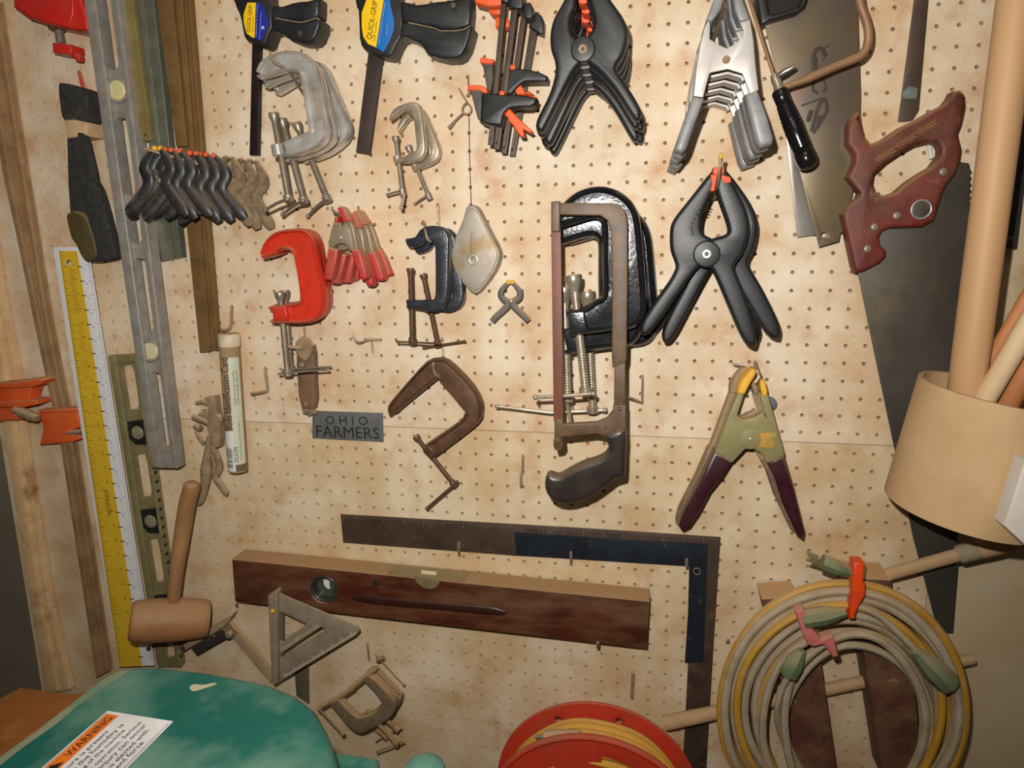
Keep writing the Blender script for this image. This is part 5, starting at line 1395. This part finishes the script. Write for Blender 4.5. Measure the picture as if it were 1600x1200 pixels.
cords = [(1317, 1104, 191, 195, 88, 1, 0, 1, 6.0), (1313, 1106, 183, 184, 98, 1.3, 1, 0, 6.2), (1318, 1109, 174, 172, 90, 1.6, 2.2, 0, 6.4), (1311, 1112, 160, 164, 100, 1.6, 3, 1, 5.6), (1316, 1112, 151, 152, 86, 1.4, 4, 0, 6.0),
         (1309, 1116, 176, 190, 74, 2, 5.5, 1, 5.6), (1305, 1118, 160, 176, 70, 2.4, 1.5, 1, 5.4), (1320, 1118, 142, 146, 74, 2.4, 2.6, 0, 5.8), (1320, 1124, 131, 141, 88, 3, .7, 0, 5.8), (1332, 1132, 110, 139, 100, 3.4, 2, 0, 5.8),
         (1324, 1124, 136, 150, 72, 2.4, 3.3, 1, 4.8), (1338, 1134, 108, 124, 74, 3, 4.2, 0, 5.2), (1322, 1110, 168, 186, 64, 2.5, .3, 0, 5.6)]
for cx, cy, rx, ry, h, wob, ph, yl, r_ in cords:
    pts = loop(cx, cy, rx, ry, h, wob, ph)
    link('cord_loop', MB().tube([V(p) for p in smooth2([tuple(p) for p in pts], True, 2)], r_ / 1000, 8, closed=True), M_cy if yl else M_cg, t)
def plug(a, c, w, h, h2, m=None):
    p, q = P(*a, h), P(*c, h2)
    return MB().lathe(p, q, [(0, w * .45), (.15, w * .6), (.3, w * .8), (.55, w), (.95, w), (1, w * .9)], 8)
pl = link('plug', plug((1332, 896), (1284, 877), 11, 112, 112), M_plug, t)
link('prong', MB().plate([(1262, 862), (1280, 869), (1279, 873), (1261, 867)], 111, 113, .3).plate([(1261, 872), (1279, 879), (1278, 883), (1260, 877)], 108, 110, .3).plate([(1264, 868), (1281, 875), (1280, 878), (1263, 871)], 115, 117, .3), M_brass, pl)
link('plug', plug((1430, 1016), (1484, 1070), 16, 116, 118), M_plug, t)
link('plug', plug((1322, 956), (1254, 967), 13, 116, 116), M_plug, t)
link('plug', plug((1253, 1016), (1230, 1054), 13, 118, 118), M_plug, t)
link('cord_end', MB().tube([P(*q) for q in smooth2([(1236, 1050, 116), (1222, 1075, 110), (1214, 1110, 102), (1220, 1150, 84), (1240, 1190, 80), (1260, 1220, 80)], False, 4)], .0042, 8).tube(
    [P(*q) for q in smooth2([(1432, 1018, 116), (1405, 990, 112), (1370, 960, 108), (1330, 945, 104), (1290, 945, 98)], False, 4)], .0045, 8), M_cg, t)
M_ostrap = mat('orange_strap', (238, 80, 26), (226, 70, 22), 20, .4)
M_pstrap = mat('faded_pink_strap', (206, 118, 108), (190, 96, 92), 20, .7, dust=.5)
t2 = tag(link('strap', MB().plate([(1334, 879), (1351, 880), (1350, 908), (1353, 915), (1353, 930), (1343, 948), (1338, 958), (1337, 968), (1327, 968), (1328, 956), (1334, 930), (1332, 905)], 100, 120, 3), M_ostrap), 'bright orange rubber strap around the extension cord coil', 'strap')
t2 = tag(link('strap', MB().plate([(1243, 956), (1256, 952), (1266, 980), (1284, 1000), (1292, 995), (1302, 993), (1311, 1026), (1302, 1029), (1288, 1008), (1272, 1012), (1262, 1008), (1252, 985)], 108, 124, 3), M_pstrap), 'faded pink strap around the inner loops of the extension cord', 'strap')
hook('dark wire hook with a yellow tip inside the cord coil', [(1312, 1000, 0), (1316, 1008, 30), (1326, 1008, 50), (1345, 1000, 60), (1350, 1005, 62)], 2.2, M_blkbar)

# ---------------------------------------------------------------- red cord reel
M_reelred = mat('red_reel_plastic', (200, 58, 34), (180, 50, 30), 12, .5, 0, .05, c3=(172, 80, 54), s3=12, lo3=.5, hi3=.75, dust=.22)
t = thing('cord_reel', 'round red cord reel wound with yellow cord below the wooden level', 'cord reel', P(925, 1240, 60))
ce = P(931, 1240, 62)
k0 = (CAM.y * -1 - .062) / F * 1.04
R1 = 158 * 1.108 / F
def rdisc(yoff, R, th, hol=(), bev=.0015, n=64):
    cc = ce + V((0, -yoff, 0))
    lp = [cc + V((R * math.cos(2 * math.pi * k / n), 0, R * math.sin(2 * math.pi * k / n))) for k in range(n)]
    return MB().slab(lp, V((0, -1, 0)), th, bev, hol)
def hl(ang, rr, r_, yoff):
    cc = ce + V((0, -yoff, 0)) + V((rr * math.cos(ang), 0, rr * math.sin(ang)))
    return [cc + V((r_ * math.cos(2 * math.pi * k / 16), 0, r_ * math.sin(2 * math.pi * k / 16))) for k in range(16)]
link('rear_flange', rdisc(0, R1, .005, [hl(math.radians(76), R1 * .86, .0055, 0), hl(math.radians(116), R1 * .86, .0055, 0)]), M_reelred, t)
def sector(a0, a1, r0, r1, yoff):
    cc = ce + V((0, -yoff, 0))
    A_ = [math.radians(a0 + (a1 - a0) * k / 10) for k in range(11)]
    return [cc + V((r1 * math.cos(x), 0, r1 * math.sin(x))) for x in A_] + [cc + V((r0 * math.cos(x), 0, r0 * math.sin(x))) for x in A_[::-1]]
yo = .074
link('front_flange', rdisc(yo, R1, .006, [sector(a0_, a0_ + 27, R1 * .52, R1 * .8, yo) for a0_ in (57, 177, 297)]), M_reelred, t)
rim = ce + V((0, -yo - .001, 0))
link('flange_rim', MB().tube([rim + V((R1 * .985 * math.cos(2 * math.pi * k / 64), 0, R1 * .985 * math.sin(2 * math.pi * k / 64))) for k in range(64)], .004, 8, closed=True), M_reelred, t)
link('hub', MB().lathe(ce + V((0, -.003, 0)), ce + V((0, -yo + .004, 0)), [(0, R1 * 680), (1, R1 * 680)], 32), M_reelred, t)
M_cyb = mat('bright_yellow_cord', (228, 172, 40), (214, 156, 36), 30, .5, 0, dust=.3)
for j, (y_, rr) in enumerate(((.012, .85), (.023, .855), (.034, .84), (.045, .835), (.056, .82), (.066, .8), (.018, .78), (.031, .77), (.044, .76), (.057, .75), (.068, .72))):
    cc = ce + V((0, -y_, 0))
    link('cord_turn', MB().tube([cc + V((R1 * rr * math.cos(2 * math.pi * k / 48), .002 * math.sin(k), R1 * rr * math.sin(2 * math.pi * k / 48))) for k in range(48)], .0058, 8, closed=True), M_cyb, t)
a, c = ce + V((-.02, -.05, R1 * .885)), ce + V((-.075, -.052, R1 * .83))
pg = link('plug', MB().lathe(a, c, [(0, 6), (.1, 8), (.6, 9), (1, 8.5)], 12), M_dusty, t)
link('prong', MB().rod(c, c + (c - a).normalized() * .014, 3, 8), M_steel, pg)

# ---------------------------------------------------------------- green machine and bench
M_green = mat('dusty_green_enamel', (8, 92, 82), (20, 100, 88), 9, .55, 0, .05, c3=(116, 152, 132), s3=7, lo3=.44, hi3=.7, dustc=(176, 168, 140))
nn = M_green.node_tree
M_lw = mat('warning_white', (232, 232, 230), None, 10, .45)
M_lo = mat('warning_orange', (238, 122, 34), None, 10, .45)
H = .40
t = thing('machine_cover', 'green dusty machine cover with an orange WARNING label in the foreground', 'machine', G(250, 1150, H))
out = [G(x, y, H) for x, y in [(-60, 1222), (0, 1180), (60, 1134), (110, 1095), (160, 1056), (180, 1043), (205, 1038), (250, 1036), (330, 1045), (420, 1062), (465, 1080), (495, 1104), (515, 1140), (528, 1180), (535, 1230), (540, 1330), (300, 1420), (-80, 1400)]]
UP = V((0, 0, 1))
link('cover', MB().slab(out, UP, .32, .012, segs=5), M_green, t)
M_smear = mat('sawdust_smear', (150, 142, 112), (72, 118, 98), 16, .9, lo=.3, hi=.7)
link('dust_smear', MB().add([G(x, y, H - .0004) for x, y in [(-10, 1190), (60, 1140), (110, 1101), (158, 1064), (182, 1050), (205, 1046), (168, 1072), (120, 1104), (90, 1130), (40, 1165), (-10, 1204)]], [tuple(range(11))]), M_smear, t, smooth=False)
link('paint_chip', MB().add([G(x, y, H - .0004) for x, y in smooth2([(296, 1074), (303, 1069), (318, 1070), (334, 1067), (338, 1069), (318, 1076), (302, 1080)], True, 3)], [tuple(range(21))]), mat('bare_paint_chip', (196, 184, 150), (160, 160, 130), 40, .8), t, smooth=False)
foot = [G(x, y, H + .03) for x, y in [(470, 1165), (510, 1168), (592, 1180), (600, 1230), (560, 1300), (470, 1300)]]
link('motor_housing', MB().slab(foot, UP, .25, .008), M_green, t)
link('knob', MB().lathe(G(664, 1204, H + .03) + V((0, 0, .01)), G(664, 1204, H + .03) - V((0, 0, .05)), [(0, 8), (.1, 16), (.3, 19), (1, 19)], 20), M_green, t)
T0, T1, T3 = G(168, 1111.5, H), G(271, 1128, H), G(64, 1202, H)
e1 = T1 - T0                      # across the lines of text (down the page)
e2 = (T3 - T0) * 1.35             # against the reading direction
lift = V((0, 0, .0006))
def lp(u_, v_, k=1.0):            # u_ down the page, v_ along the reading direction from the right end
    return T0 + e1 * u_ + e2 * v_ + lift * k
lab = link('warning_label', MB().add([lp(0, 0), lp(1, 0), lp(1, 1), lp(0, 1)], [(0, 1, 2, 3)]), M_lw, t, smooth=False)
link('warning_band', MB().add([lp(.04, .04, 1.5), lp(.22, .04, 1.5), lp(.22, .98, 1.5), lp(.04, .98, 1.5)], [(0, 1, 2, 3)]), M_lo, lab, smooth=False)
M = MB()
for b_, u_, v0, v1, s_ in (('WARNING', .19, .58, .08, 1.0), ('Moisture is present', .33, .86, .24, .8), ('when the humidity is', .43, .86, .14, .8), ('loosening of the machine', .52, .9, .2, .8), ('in careless operation. Serious', .62, .95, .08, .75),
                           ('personal injury can occur', .72, .95, .1, .8), ('if material is ejected with', .82, .95, .16, .8), ('sufficient force', .91, .8, .3, .8)):
    T_ = text('', b_, None, None, 0, None, None, size=s_, ext=.2, nrm=UP, pts3=(lp(u_, v1 + .0, 2), lp(u_, v0, 2)) if 0 else (lp(u_, v0, 2), lp(u_, v1, 2)))
    M.add(T_.v, T_.f)
tri = [lp(.19, .78, 2), lp(.19, .64, 2), lp(.07, .71, 2)]
M.add(tri, [(0, 1, 2)])
for u_ in (.03, .965):
    M.add([lp(u_, .03, 2), lp(u_ + .006, .03, 2), lp(u_ + .006, 1, 2), lp(u_, 1, 2)], [(0, 1, 2, 3)])
link('lettering', M, M_ink, lab, smooth=False)
M_ply = mat('orange_plywood', (176, 112, 56), (156, 96, 46), 10, .6, 0, .05, c3=(190, 130, 72), s3=14)
tag(link('plywood_board', MB().slab([G(x, y, .62) for x, y in [(-60, 1112), (0, 1091), (33, 1073), (106, 1084), (150, 1080), (110, 1140), (-60, 1230)]], UP, .02, .002), M_ply), 'orange brown plywood board behind the green machine cover', 'board')
